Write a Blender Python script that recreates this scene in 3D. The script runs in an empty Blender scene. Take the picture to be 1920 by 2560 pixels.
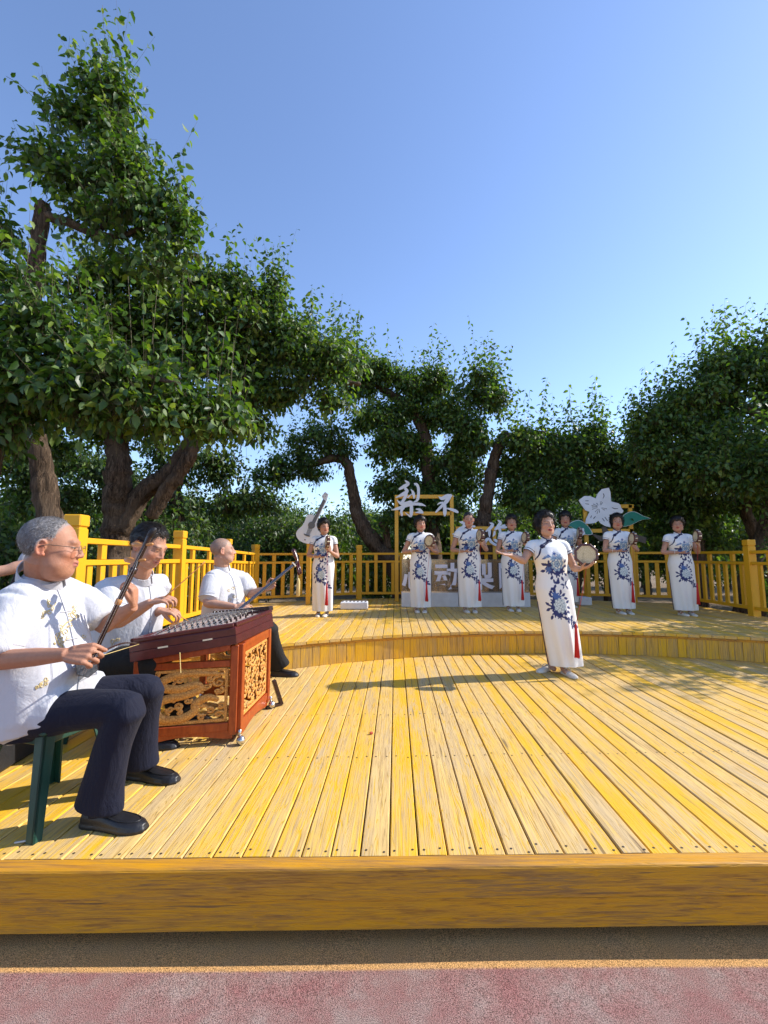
import bpy, bmesh, math, random
import numpy as np
from mathutils import Vector, Matrix, Euler, noise as mnoise
from mathutils.bvhtree import BVHTree

S = bpy.context.scene
COL = S.collection
# ------------------------------------------------------------------ camera
F_PX, YAW, PITCH = 1110.0, math.radians(1.5), math.radians(5.9)
CAM = np.array([0.0, 0.0, 1.42])
cd = bpy.data.cameras.new('camera'); cam = bpy.data.objects.new('camera', cd); COL.objects.link(cam)
cam.location = CAM
cam.rotation_euler = (math.pi / 2 + PITCH, 0, YAW)
cd.sensor_fit = 'VERTICAL'; cd.sensor_height = 36.0; cd.sensor_width = 27.0
cd.lens = F_PX / 2560.0 * 36.0
cd.clip_start = 0.05; cd.clip_end = 2000
S.camera = cam
S.render.resolution_x, S.render.resolution_y = 768, 1024
# ------------------------------------------------------------------ sky and sun
SUN = Vector((1.29, 0.31, 1.0)).normalized()          # towards the sun
ELEV = math.asin(SUN.z); AZ = math.atan2(SUN.x, SUN.y)  # azimuth clockwise from +Y
W = bpy.data.worlds.new('World'); S.world = W; W.use_nodes = True
wn = W.node_tree.nodes; wn.clear()
wo = wn.new('ShaderNodeOutputWorld'); wb = wn.new('ShaderNodeBackground'); sky = wn.new('ShaderNodeTexSky')
sky.sky_type = 'NISHITA'; sky.sun_disc = False; sky.sun_elevation = ELEV; sky.sun_rotation = AZ
sky.altitude = 0; sky.air_density = 1.0; sky.dust_density = 0.2; sky.ozone_density = 3.6
wb.inputs[1].default_value = 0.148
tint = wn.new('ShaderNodeMix'); tint.data_type = 'RGBA'; tint.blend_type = 'MULTIPLY'; tint.inputs[0].default_value = 1.0; tint.inputs[7].default_value = (1.08, 1.02, 1.06, 1)
W.node_tree.links.new(sky.outputs[0], tint.inputs[6]); W.node_tree.links.new(tint.outputs[2], wb.inputs[0]); W.node_tree.links.new(wb.outputs[0], wo.inputs[0])
sl = bpy.data.lights.new('sun', 'SUN'); sl.energy = 3.8; sl.angle = math.radians(0.53); sl.color = (1.0, 0.945, 0.86)
so = bpy.data.objects.new('sun', sl); COL.objects.link(so)
so.rotation_euler = SUN.to_track_quat('Z', 'Y').to_euler(); so.location = (20, 6, 15)
S.view_settings.view_transform = 'Standard'; S.view_settings.look = 'None'
S.view_settings.exposure = 0.85; S.view_settings.gamma = 1.0
S.render.engine = 'CYCLES'; S.cycles.use_denoising = True
S.cycles.max_bounces = 8; S.cycles.diffuse_bounces = 3; S.cycles.glossy_bounces = 3
S.cycles.transmission_bounces = 6; S.cycles.transparent_max_bounces = 8
S.cycles.caustics_reflective = False; S.cycles.caustics_refractive = False

# ------------------------------------------------------------------ survey of the place: image sight lines -> world points
_fw = np.array([-math.sin(YAW) * math.cos(PITCH), math.cos(YAW) * math.cos(PITCH), math.sin(PITCH)])
_rt = np.array([math.cos(YAW), math.sin(YAW), 0.0]); _up = np.cross(_rt, _fw)
def ray(x, y): return _fw + _rt * (x - 960) / F_PX + _up * (1280 - y) / F_PX
def pz(x, y, z): d = ray(x, y); return CAM + d * (z - CAM[2]) / d[2]
def py(x, y, Y): d = ray(x, y); return CAM + d * Y / d[1]
def px(x, y, X): d = ray(x, y); return CAM + d * X / d[0]

# ------------------------------------------------------------------ helpers
def rng(seed): return np.random.default_rng(seed)
def mesh_data(name, v, f, smooth=False):
    me = bpy.data.meshes.new(name)
    me.from_pydata([tuple(map(float, p)) for p in v], [], [tuple(map(int, q)) for q in f])
    if smooth: me.polygons.foreach_set('use_smooth', [True] * len(me.polygons))
    me.update(); return me
def np_mesh(name, v, f, smooth=False):
    """fast mesh from arrays; all faces have the same number of corners"""
    v = np.asarray(v, np.float32); f = np.asarray(f, np.int32)
    me = bpy.data.meshes.new(name)
    me.vertices.add(len(v)); me.vertices.foreach_set('co', v.ravel())
    k = f.shape[1]
    me.loops.add(f.size); me.loops.foreach_set('vertex_index', f.ravel())
    me.polygons.add(len(f)); me.polygons.foreach_set('loop_start', np.arange(0, f.size, k, dtype=np.int32))
    me.polygons.foreach_set('loop_total', np.full(len(f), k, np.int32))
    if smooth: me.polygons.foreach_set('use_smooth', np.ones(len(f), bool))
    me.update(calc_edges=True); me.validate(); return me
def link(name, me, mat=None, parent=None, loc=None, rot=None):
    o = bpy.data.objects.new(name, me); COL.objects.link(o)
    if mat is not None and me is not None and len(me.materials) == 0: me.materials.append(mat)
    if parent is not None:
        o.parent = parent; o.matrix_parent_inverse = Matrix.Translation(-abs_loc(parent))
    if loc is not None: o.location = loc
    if rot is not None: o.rotation_euler = rot
    return o
_ABS = {}
def abs_loc(o): return _ABS.get(o.name, Vector((0, 0, 0)))
def thing(name, label, cat, loc=(0, 0, 0), group=None):
    o = bpy.data.objects.new(name, None); COL.objects.link(o); o.empty_display_size = 0.1
    o.location = loc; _ABS[o.name] = Vector(loc)
    return tag(o, label, cat, group)
def tag(o, label=None, cat=None, group=None, kind=None):
    if label: o['label'] = label
    if cat: o['category'] = cat
    if group: o['group'] = group
    if kind: o['kind'] = kind
    return o
class MB:
    """collects shapes (world coordinates) that become ONE mesh object"""
    def __init__(s): s.v = []; s.f = []
    def add(s, v, f):
        n = len(s.v); s.v += [tuple(map(float, p)) for p in v]; s.f += [tuple(int(i) + n for i in q) for q in f]; return s
    def box(s, c, size, rot=None, ch=0.0):
        hx, hy, hz = [a / 2 for a in size]
        R = rot if rot is not None else Matrix.Identity(3)
        if ch <= 0:
            v = [(x, y, z) for x in (-hx, hx) for y in (-hy, hy) for z in (-hz, hz)]
            f = [(0, 1, 3, 2), (4, 6, 7, 5), (0, 4, 5, 1), (2, 3, 7, 6), (0, 2, 6, 4), (1, 5, 7, 3)]
        else:
            bm = bmesh.new(); bmesh.ops.create_cube(bm, size=1.0)
            for q in bm.verts: q.co = Vector((q.co.x * size[0], q.co.y * size[1], q.co.z * size[2]))
            bmesh.ops.bevel(bm, geom=bm.edges[:], offset=ch, segments=1, affect='EDGES')
            bm.verts.index_update(); v = [q.co.copy() for q in bm.verts]; f = [[w.index for w in q.verts] for q in bm.faces]; bm.free()
        c = Vector(c); s.add([tuple(R @ Vector(p) + c) for p in v], f); return s
    def bar(s, a, b, w, h, ch=0.0, up=(0, 0, 1)):
        a = Vector(a); b = Vector(b); d = b - a; L = d.length; d.normalize()
        u = Vector(up); 
        if abs(d.dot(u)) > 0.95: u = Vector((1, 0, 0))
        x = d.cross(u).normalized(); z = x.cross(d)
        R = Matrix((x, d, z)).transposed()
        return s.box((a + b) / 2, (w, L, h), R, ch)
    def tube(s, pts, rad, n=10, side=None, cap=True, asp=1.0):
        v, f = tube(pts, rad, n, side, cap, asp); return s.add(v, f)
    def ell(s, c, r, n=14, rot=None):
        v, f = ellipsoid(c, r, n, rot); return s.add(v, f)
    def prism(s, poly, O, U, V, t):
        """polygon (u,v list) extruded by thickness t along U x V, centred"""
        O = Vector(O); U = Vector(U); V = Vector(V); N = U.cross(V).normalized() * (t / 2); k = len(poly)
        v = [O + U * a + V * b + N for a, b in poly] + [O + U * a + V * b - N for a, b in poly]
        f = [tuple(range(k)), tuple(range(2 * k - 1, k - 1, -1))] + [(i, i + k, (i + 1) % k + k, (i + 1) % k) for i in range(k)]
        s.add(v, f); return s
    def build(s, name, mat, parent=None, smooth=False, tri=False):
        me = mesh_data(name, s.v, s.f, smooth)
        if tri:
            bm = bmesh.new(); bm.from_mesh(me); bmesh.ops.triangulate(bm, faces=[f for f in bm.faces if len(f.verts) > 4]); bm.to_mesh(me); bm.free()
        return link(name, me, mat, parent)
def tube(pts, rad, n=10, side=None, cap=True, asp=1.0):
    P = np.array([list(p) for p in pts], float); m = len(P)
    rad = np.broadcast_to(np.asarray(rad, float), (m,)) if np.ndim(rad) < 2 else np.asarray(rad, float)
    T = np.zeros_like(P); T[1:-1] = P[2:] - P[:-2]; T[0] = P[1] - P[0]; T[-1] = P[-1] - P[-2]
    T /= np.maximum(np.linalg.norm(T, axis=1, keepdims=True), 1e-9)
    a = np.array(side, float) if side is not None else (np.array([0, 0, 1.]) if abs(T[0][2]) < .9 else np.array([1., 0, 0]))
    v = []; ang = np.arange(n) * 2 * np.pi / n
    for i in range(m):
        x = a - T[i] * a.dot(T[i]); nx = np.linalg.norm(x)
        x = x / nx if nx > 1e-6 else np.cross(T[i], [0.3, 0.5, 0.8]); y = np.cross(T[i], x); a = x
        rx, ry = (rad[i], rad[i] * asp) if rad.ndim == 1 else rad[i]
        v.append(P[i] + np.outer(np.cos(ang) * rx, x) + np.outer(np.sin(ang) * ry, y))
    V = np.concatenate(v); f = []
    for i in range(m - 1):
        for j in range(n):
            k = (j + 1) % n; f.append((i * n + j, i * n + k, (i + 1) * n + k, (i + 1) * n + j))
    if cap:
        r0 = np.mean(rad[0]); r1 = np.mean(rad[-1])
        V = np.concatenate([V, [P[0] - T[0] * r0 * .5], [P[-1] + T[-1] * r1 * .5]]); c0 = m * n; c1 = c0 + 1
        for j in range(n):
            k = (j + 1) % n; f.append((c0, k, j)); f.append((c1, (m - 1) * n + j, (m - 1) * n + k))
    return V, f
def ellipsoid(c, r, n=14, rot=None):
    nl = n // 2 + 1; v = []; f = []
    for i in range(nl + 1):
        t = np.pi * i / nl
        for j in range(n):
            p = 2 * np.pi * j / n; v.append((math.sin(t) * math.cos(p) * r[0], math.sin(t) * math.sin(p) * r[1], math.cos(t) * r[2]))
    V = np.array(v)
    if rot is not None: V = V @ np.array(rot).T
    V = V + np.array(list(c), float)
    for i in range(nl):
        for j in range(n):
            k = (j + 1) % n
            if i == 0: f.append((i * n, (i + 1) * n + j, (i + 1) * n + k))
            elif i == nl - 1: f.append((i * n + j, (i + 1) * n, i * n + k))
            else: f.append((i * n + j, (i + 1) * n + j, (i + 1) * n + k, i * n + k))
    return V, f
def spline(pts, k=6):
    """Catmull-Rom through control points"""
    P = np.array([list(p) for p in pts], float); Q = np.vstack([2 * P[0] - P[1], P, 2 * P[-1] - P[-2]]); out = []
    for i in range(1, len(Q) - 2):
        for t in np.arange(k) / k:
            a, b, c, d = Q[i - 1], Q[i], Q[i + 1], Q[i + 2]
            out.append(.5 * ((2 * b) + (c - a) * t + (2 * a - 5 * b + 4 * c - d) * t * t + (3 * b - a - 3 * c + d) * t ** 3))
    out.append(P[-1]); return np.array(out)
def interp(vals, n):
    v = np.asarray(vals, float); x = np.linspace(0, len(v) - 1, n)
    if v.ndim == 1: return np.interp(x, np.arange(len(v)), v)
    return np.stack([np.interp(x, np.arange(len(v)), v[:, k]) for k in range(v.shape[1])], 1)

# ------------------------------------------------------------------ materials
class NT:
    def __init__(s, name):
        s.m = bpy.data.materials.new(name); s.m.use_nodes = True; s.t = s.m.node_tree; s.t.nodes.clear()
        s.out = s.t.nodes.new('ShaderNodeOutputMaterial')
    def n(s, typ, **kw):
        q = s.t.nodes.new('ShaderNode' + typ)
        for k, v in kw.items():
            if k.startswith('i_'):
                key = k[2:].replace('_', ' '); key = int(key) if key.isdigit() else key
                if hasattr(v, 'is_output') or isinstance(v, bpy.types.NodeSocket): s.t.links.new(v, q.inputs[key])
                else: q.inputs[key].default_value = v
            else: setattr(q, k, v)
        return q
    def coords(s, kind='Object', scale=(1, 1, 1), rand=0.0, off=None):
        tc = s.n('TexCoord'); src = tc.outputs[kind]
        if rand:
            oi = s.n('ObjectInfo'); mul = s.n('VectorMath', operation='SCALE'); cmb = s.n('CombineXYZ')
            for i in range(3): s.t.links.new(oi.outputs['Random'], cmb.inputs[i])
            s.t.links.new(cmb.outputs[0], mul.inputs[0]); mul.inputs['Scale'].default_value = rand
            ad = s.n('VectorMath', operation='ADD'); s.t.links.new(src, ad.inputs[0]); s.t.links.new(mul.outputs[0], ad.inputs[1]); src = ad.outputs[0]
        mp = s.n('Mapping'); mp.inputs['Scale'].default_value = scale; s.t.links.new(src, mp.inputs[0]); return mp.outputs[0]
    def noise(s, vec, scale, detail=3, rough=.55, dist=0.0):
        q = s.n('TexNoise'); q.inputs['Scale'].default_value = scale; q.inputs['Detail'].default_value = detail
        q.inputs['Roughness'].default_value = rough; q.inputs['Distortion'].default_value = dist; s.t.links.new(vec, q.inputs['Vector']); return q.outputs['Fac']
    def ramp(s, fac, stops, interp='LINEAR'):
        q = s.n('ValToRGB'); q.color_ramp.interpolation = interp; e = q.color_ramp.elements
        while len(e) < len(stops): e.new(0.5)
        for i, (p, c) in enumerate(stops):
            e[i].position = p; e[i].color = tuple(c) + (1,) if hasattr(c, '__len__') else (c, c, c, 1)
        s.t.links.new(fac, q.inputs[0]); return q.outputs[0]
    def mix(s, fac, a, b, mode='MIX'):
        q = s.n('Mix', data_type='RGBA', blend_type=mode)
        for sock, v in ((q.inputs[0], fac), (q.inputs[6], a), (q.inputs[7], b)):
            if isinstance(v, bpy.types.NodeSocket): s.t.links.new(v, sock)
            elif hasattr(v, '__len__'): sock.default_value = tuple(v) + (1,)
            else: sock.default_value = v
        return q.outputs[2]
    def math(s, op, a, b=0.0, clamp=False):
        q = s.n('Math', operation=op, use_clamp=clamp)
        for i, v in enumerate((a, b)):
            if isinstance(v, bpy.types.NodeSocket): s.t.links.new(v, q.inputs[i])
            else: q.inputs[i].default_value = v
        return q.outputs[0]
    def bsdf(s, color, rough=.6, bump=None, bs=.3, bd=.01, spec=.5, **kw):
        b = s.n('BsdfPrincipled')
        for k, v in (('Base Color', color), ('Roughness', rough), ('Specular IOR Level', spec)) + tuple(kw.items()):
            if isinstance(v, bpy.types.NodeSocket): s.t.links.new(v, b.inputs[k])
            elif hasattr(v, '__len__') and len(v) == 3 and k != 'Subsurface Radius': b.inputs[k].default_value = tuple(v) + (1,)
            else: b.inputs[k].default_value = v
        if bump is not None:
            q = s.n('Bump'); q.inputs['Strength'].default_value = bs; q.inputs['Distance'].default_value = bd
            s.t.links.new(bump, q.inputs['Height']); s.t.links.new(q.outputs[0], b.inputs['Normal'])
        s.t.links.new(b.outputs[0], s.out.inputs[0]); return b
_MATS = {}
def MAT(name):
    if name not in _MATS: _MATS[name] = globals()['mat_' + name]()
    return _MATS[name]
def simple(name, col, rough=.5, var=.12, scale=8, bump=.15, spec=.5, bd=.004, **kw):
    n = NT(name); c = n.coords('Object', rand=13.0); a = n.noise(c, scale, 5, .6)
    lo = [x * (1 - var) for x in col]; hi = [min(1, x * (1 + var)) for x in col]
    rr = n.ramp(n.noise(c, scale * 3, 3), [(.3, rough * .85), (.7, min(1, rough * 1.15))])
    n.bsdf(n.ramp(a, [(.3, lo), (.7, hi)]), rr, n.noise(c, scale * 5, 4), bump, bd, spec, **kw); return n.m
def mat_deck(name='deck', along=1, paint=(.80, .42, .014), bias=-.015, rand=37.0, wood0=(.77, .53, .195), wood1=(.50, .31, .11), grey=(.48, .37, .24), greyk=.55):
    """worn yellow paint over weathered pine; grain runs along local axis `along`"""
    n = NT(name)
    sc = [1, 1, 1]; sc[along] = .034
    g = n.coords('Object', tuple(sc), rand)
    p = n.coords('Object', (1, 1, 1), rand)
    grain = n.noise(g, 120, 4, .65, .5)
    rings = n.noise(g, 30, 2, .5, 1.4)
    rw = n.math('FRACT', n.math('MULTIPLY', rings, 8.0)); rline = n.ramp(rw, [(0, 0), (.12, 1), (.75, 1), (1, 0)])
    sc2 = [1, 1, 1]; sc2[along] = .12
    blot = n.noise(n.coords('Object', tuple(sc2), rand), 10, 6, .66)
    oi = n.n('ObjectInfo').outputs['Random']
    wear = n.math('ADD', n.math('MULTIPLY', blot, .95), n.math('MULTIPLY', grain, .85))
    wear = n.math('ADD', wear, n.math('MULTIPLY', n.math('SUBTRACT', oi, .5), .24))
    wear = n.math('ADD', wear, n.math('MULTIPLY', n.math('SUBTRACT', rline, .75), .20))
    wear = n.math('ADD', wear, bias)
    mask = n.ramp(wear, [(.72, 0), (.86, .55), (1.04, 1)])
    wood = n.mix(n.ramp(grain, [(.35, 0), (.65, 1)]), wood0, wood1)
    wood = n.mix(n.ramp(n.noise(n.coords('Object', tuple(sc2), rand + 3), 7, 4), [(.46, 0), (.68, greyk)]), wood, grey)
    wood = n.mix(n.ramp(rline, [(0, .7), (.6, 0)]), wood, [c * .45 for c in wood1])
    pt = n.mix(n.noise(p, 5, 4), paint, [c * k for c, k in zip(paint, (.94, 1.08, 1.5))])
    pt = n.mix(n.ramp(rline, [(0, .3), (.6, 0)]), pt, [c * .6 for c in paint])
    col = n.mix(mask, pt, wood)
    knot = n.n('TexVoronoi'); knot.inputs['Scale'].default_value = 3.0; n.t.links.new(n.coords('Object', tuple(1.0 if i != along else .5 for i in range(3)), rand), knot.inputs[0])
    col = n.mix(n.ramp(knot.outputs['Distance'], [(.02, .8), (.06, 0)]), col, (.20, .11, .04))
    crack = n.ramp(n.noise(g, 46, 2, .5, .3), [(.69, 0), (.72, .75)])
    col = n.mix(crack, col, (.14, .085, .04))
    h = n.math('ADD', n.math('MULTIPLY', grain, .6), n.math('MULTIPLY', rline, .5))
    n.bsdf(col, n.ramp(mask, [(0, .45), (1, .7)]), h, .45, .004, .35)
    return n.m
def mat_deckend(): return mat_deck('deckend', along=0, bias=.06)
def mat_fascia(): return mat_deck('fascia', along=0, paint=(.64, .27, .008), bias=-.04, wood0=(.54, .25, .035), wood1=(.30, .125, .018), grey=(.26, .15, .06), greyk=.75)
def mat_riser(): return mat_deck('riser', along=2, paint=(.76, .39, .012), bias=-.08, wood0=(.62, .38, .10), wood1=(.40, .22, .055), grey=(.36, .26, .14), greyk=.5)
def mat_rail():
    n = NT('rail'); c = n.coords('Object', (1, 1, 1), 21.0)
    a = n.noise(c, 4, 4); g = n.noise(n.coords('Object', (1, 1, .06), 21.0), 90, 3)
    col = n.mix(a, (.78, .40, .012), (.66, .32, .010))
    col = n.mix(n.ramp(n.noise(c, 14, 5, .7), [(.62, 0), (.72, .5)]), col, (.46, .29, .10))
    n.bsdf(col, .48, g, .22, .003, .4); return n.m
def mat_metalyellow():
    return simple('metalyellow', (.70, .37, .025), .45, .08, 3, .05)
def mat_nail(): return simple('nail', (.045, .03, .02), .6)
def mat_gap(): return simple('gap', (.02, .014, .009), .9)
def mat_carpet():
    n = NT('carpet'); c = n.coords('Object')
    big = n.noise(c, 4.5, 5, .65); mid = n.noise(c, 9, 4, .65); fine = n.noise(c, 330, 2, .6); f2 = n.noise(c, 150, 3, .7)
    t = n.math('ADD', n.math('MULTIPLY', big, .8), n.math('MULTIPLY', mid, .5))
    base = n.ramp(t, [(.42, (.32, .145, .13)), (.62, (.33, .185, .16)), (.84, (.35, .25, .215))])
    # the border strip painted yellow beside the stage
    sep = n.n('SeparateXYZ'); n.t.links.new(n.coords('Object'), sep.inputs[0])
    ed = n.math('SUBTRACT', sep.outputs[1], n.math('MULTIPLY', sep.outputs[0], .036))
    ed = n.math('ADD', ed, n.math('MULTIPLY', n.math('SUBTRACT', f2, .5), .012))
    ymask = n.ramp(n.math('SUBTRACT', ed, 1.195), [(.495, 0), (.505, 1)])
    base = n.mix(ymask, base, n.mix(mid, (.72, .38, .12), (.56, .33, .15)))
    spk = n.ramp(fine, [(.34, .22), (.5, .95), (.66, 1.5)])
    col = n.mix(1.0, base, spk, 'MULTIPLY')
    n.bsdf(col, .95, n.math('ADD', fine, n.math('MULTIPLY', f2, .7)), .9, .006, .1); return n.m
def mat_soil():
    n = NT('soil'); c = n.coords('Object'); a = n.noise(c, .6, 5, .6); b = n.noise(c, 22, 5, .7)
    col = n.mix(a, (.17, .115, .07), (.26, .19, .12)); col = n.mix(n.ramp(b, [(.5, 0), (.7, .8)]), col, (.30, .25, .17))
    n.bsdf(col, .95, b, .8, .05, .1); return n.m
def mat_bark():
    n = NT('bark'); c = n.coords('Object', (1, 1, .16), 9.0); a = n.noise(c, 34, 6, .7, 1.0); b = n.noise(n.coords('Object', (1, 1, 1)), 3, 4)
    col = n.ramp(a, [(.38, (.022, .015, .010)), (.52, (.095, .062, .040)), (.68, (.24, .165, .11))])
    col = n.mix(n.ramp(b, [(.4, 0), (.65, .55)]), col, (.17, .125, .09))
    n.bsdf(col, .9, a, 1.0, .05, .2); return n.m
def leaf_mat(name, c0, c1, c2, trans=.45, gloss=.34):
    n = NT(name); g = n.n('NewGeometry'); r = g.outputs['Random Per Island']
    col = n.ramp(r, [(0, c0), (.55, c1), (.93, c2), (1, (c2[0] * 1.35, c2[1] * 1.12, c2[2]))])
    b = n.bsdf(col, n.ramp(r, [(0, gloss), (1, gloss * 1.5)]), None, spec=.7)
    tr = n.n('BsdfTranslucent'); n.t.links.new(n.mix(1.0, col, (1.9, 1.9, .55), 'MULTIPLY'), tr.inputs[0])
    mx = n.n('MixShader'); mx.inputs[0].default_value = trans
    n.t.links.new(b.outputs[0], mx.inputs[1]); n.t.links.new(tr.outputs[0], mx.inputs[2]); n.t.links.new(mx.outputs[0], n.out.inputs[0]); return n.m
def mat_leaf(): return leaf_mat('leaf', (.022, .058, .010), (.058, .125, .018), (.135, .210, .036), .40, .42)
def mat_leaffar(): return leaf_mat('leaffar', (.020, .054, .010), (.052, .110, .018), (.120, .185, .032), .38, .44)
def mat_grass(): return leaf_mat('grass', (.03, .08, .015), (.06, .14, .025), (.10, .2, .04), .3, .5)
def mat_twig(): return simple('twig', (.075, .060, .028), .8)
# ================================================================== THE SETTING: ground, carpet, stage
DZ, UZ = .27, .54                       # lower and upper deck heights
R0 = rng(5)
g = np_mesh('ground', [(-400, -40, -.012), (400, -40, -.012), (400, 700, -.012), (-400, 700, -.012)], [(0, 1, 2, 3)])
tag(link('ground', g, MAT('soil')), kind='structure')
def grid_sheet(x0, x1, y0, y1, nx, ny, fz):
    X, Y = np.meshgrid(np.linspace(x0, x1, nx), np.linspace(y0, y1, ny)); V = np.stack([X, Y, fz(X, Y)], -1).reshape(-1, 3)
    i = np.arange(nx * ny).reshape(ny, nx); Fc = np.stack([i[:-1, :-1], i[:-1, 1:], i[1:, 1:], i[1:, :-1]], -1).reshape(-1, 4); return V, Fc
V, Fc = grid_sheet(-6, 6, -3, 1.95, 60, 30, lambda X, Y: .003 * np.sin(X * 3.1) * np.sin(Y * 4.3))
tag(link('carpet', np_mesh('carpet', V, Fc, True), MAT('carpet')), kind='structure')

AC = np.array([1.9, -.27]); AR = 5.85   # arc of the step
def arc_y(x, r=AR): return AC[1] + math.sqrt(max(r * r - (x - AC[0]) ** 2, 0))
def front_y(x): return 1.851 + .041 * x
def edge_y(x): return 1.786 + .041 * x
PITCHW, GAP, TH = .114, .006, .032
def plank_mesh(name, L, w=PITCHW - GAP, t=TH, axis=1, sk0=0.0, sk1=0.0):
    """board along +axis from 0 to L, top at z=0, chamfered top edges; sk0/sk1 slope of its two ends"""
    h = w / 2; c = .004; prof = [(-h, -t), (-h, -c), (-h + c, 0), (h - c, 0), (h, -c), (h, -t)]
    v = [(x, sk0 * x, z) for x, z in prof] + [(x, L + sk1 * x, z) for x, z in prof]; k = 6
    f = [tuple(range(k - 1, -1, -1)), tuple(range(k, 2 * k))] + [(i, i + k, (i + 1) % k + k, (i + 1) % k)[::-1] for i in range(k)]
    if axis == 2: v = [(x, z, y) for x, y, z in v]; f = [q[::-1] for q in f]
    if axis == 0: v = [(y, -x, z) for x, y, z in v]
    return mesh_data(name, v, f)
# --- lower deck
low = thing('lower_stage_floor', None, None, (1, 3.4, 0)); low['kind'] = 'structure'
nail = MB()
JO = [1.90, 2.72, 3.42, 4.15, 4.85]
def nails_for(x, y, z):
    for s in (-1, 1):
        a = x + s * .034 + R0.normal(0, .004); b = y + R0.normal(0, .008); r = .0056
        q = np.arange(6) * math.pi / 3
        nail.add([(a + r * math.cos(t), b + r * math.sin(t), z + .0012) for t in q], [tuple(range(6))])
xs = np.arange(-33, 56) * PITCHW - .028 + PITCHW / 2
for x in xs:
    if x < -3.5: continue
    y0 = front_y(x) + .002; y1 = max(arc_y(x, AR + .04), y0 + .3) if abs(x - AC[0]) < AR - .2 else y0 + .4
    if x < -2.75: y1 = min(max(y1, 3.4), 4.2)
    dz = R0.normal(0, .0012)
    me = plank_mesh('plank', y1 - y0, PITCHW - GAP * R0.uniform(.6, 1.25), sk0=.041)
    link('plank', me, MAT('deck'), low, (x, y0, DZ + dz))
    nails_for(x, y0 + .03, DZ + dz)
    for j in JO[1:]:
        if j + .06 * x < y1 - .05: nails_for(x, j + .06 * x, DZ + dz)
nb = nail.build('nail_heads', MAT('nail'), low); nb['kind'] = 'stuff'
for (z0, z1, nm) in ((.1605, DZ + .001, 'upper_fascia_board'), (.052, .1540, 'lower_fascia_board')):
    xa, xb = -3.6, 6.4; o_ = 0 if z1 > .2 else .009
    c = .010 if z1 > .2 else .003; e0, e1 = edge_y(xa) + o_, edge_y(xb) + o_
    pr = [(0, z0), (0, z1 - c), (c * .35, z1 - c * .35), (c, z1), (.062, z1), (.062, z0)]
    n_ = 60; v = []; f = []
    for i in range(n_ + 1):
        t = i / n_; x = xa + (xb - xa) * t; wob = .0015 * math.sin(x * 2.1 + z0 * 40) + .001 * math.sin(x * 7.3)
        v += [(x, e0 + (e1 - e0) * t + a, b + wob * .5) for a, b in pr]
    for i in range(n_):
        for j in range(6): f.append((i * 6 + j, i * 6 + (j + 1) % 6, (i + 1) * 6 + (j + 1) % 6, (i + 1) * 6 + j)[::-1])
    f += [tuple(range(6)), tuple(range(n_ * 6 + 5, n_ * 6 - 1, -1))]
    link(nm, mesh_data(nm, v, f), MAT('fascia'), low)
mb = MB()
for j in np.arange(2.0, 5.2, .35): mb.box((1.3, j + .25, DZ - .09), (9.4, .06, .10))
mb.box((1.4, 2.05, .08), (9.8, .03, .19))
mb.build('joist_frame', MAT('gap'), low)
blk = MB().box((1.3, 3.45, .02), (9.4, 2.6, .02)); blk.build('underlay_sheet', MAT('gap'), low)
# --- upper deck (behind the arc)
FENCE = [(-2.42, 3.30), (-2.60, 5.30), (-2.69, 7.05), (-2.77, 8.74), (-.80, 9.72), (1.60, 9.80), (3.95, 9.38), (5.50, 8.85), (5.46, 7.03), (5.40, 5.15), (5.35, 3.3)]
def poly_span(x, grow=.09):
    """back limit of the upper deck at x"""
    best = None
    for (xa, ya), (xb, yb) in zip(FENCE[3:8], FENCE[4:9]):
        if min(xa, xb) <= x <= max(xa, xb) and abs(xb - xa) > .2: best = ya + (yb - ya) * (x - xa) / (xb - xa)
    if best is None: best = 8.75
    return best + grow
upd = thing('upper_stage_floor', None, None, (1.4, 7.4, 0)); upd['kind'] = 'structure'
nail = MB()
for x in np.arange(-24, 49) * PITCHW + .02:
    if x < -2.85 or x > 5.62: continue
    ya = arc_y(x, AR - .035); yb = poly_span(min(max(x, -2.76), 5.49))
    if x < -2.45: ya = max(ya, 3.35)
    sl = -(x - AC[0]) / max(arc_y(x) - AC[1], .5)
    dz = R0.normal(0, .0012)
    me = plank_mesh('plank', yb - ya, PITCHW - GAP * R0.uniform(.6, 1.3), sk0=sl)
    link('plank', me, MAT('deck'), upd, (x, ya, UZ + dz))
    for j in (5.0, 5.75, 6.5, 7.25, 8.0, 8.75):
        if ya + .1 < j < yb - .05: nails_for(x, j, UZ + dz)
nb = nail.build('nail_heads', MAT('nail'), upd); nb['kind'] = 'stuff'
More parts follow.
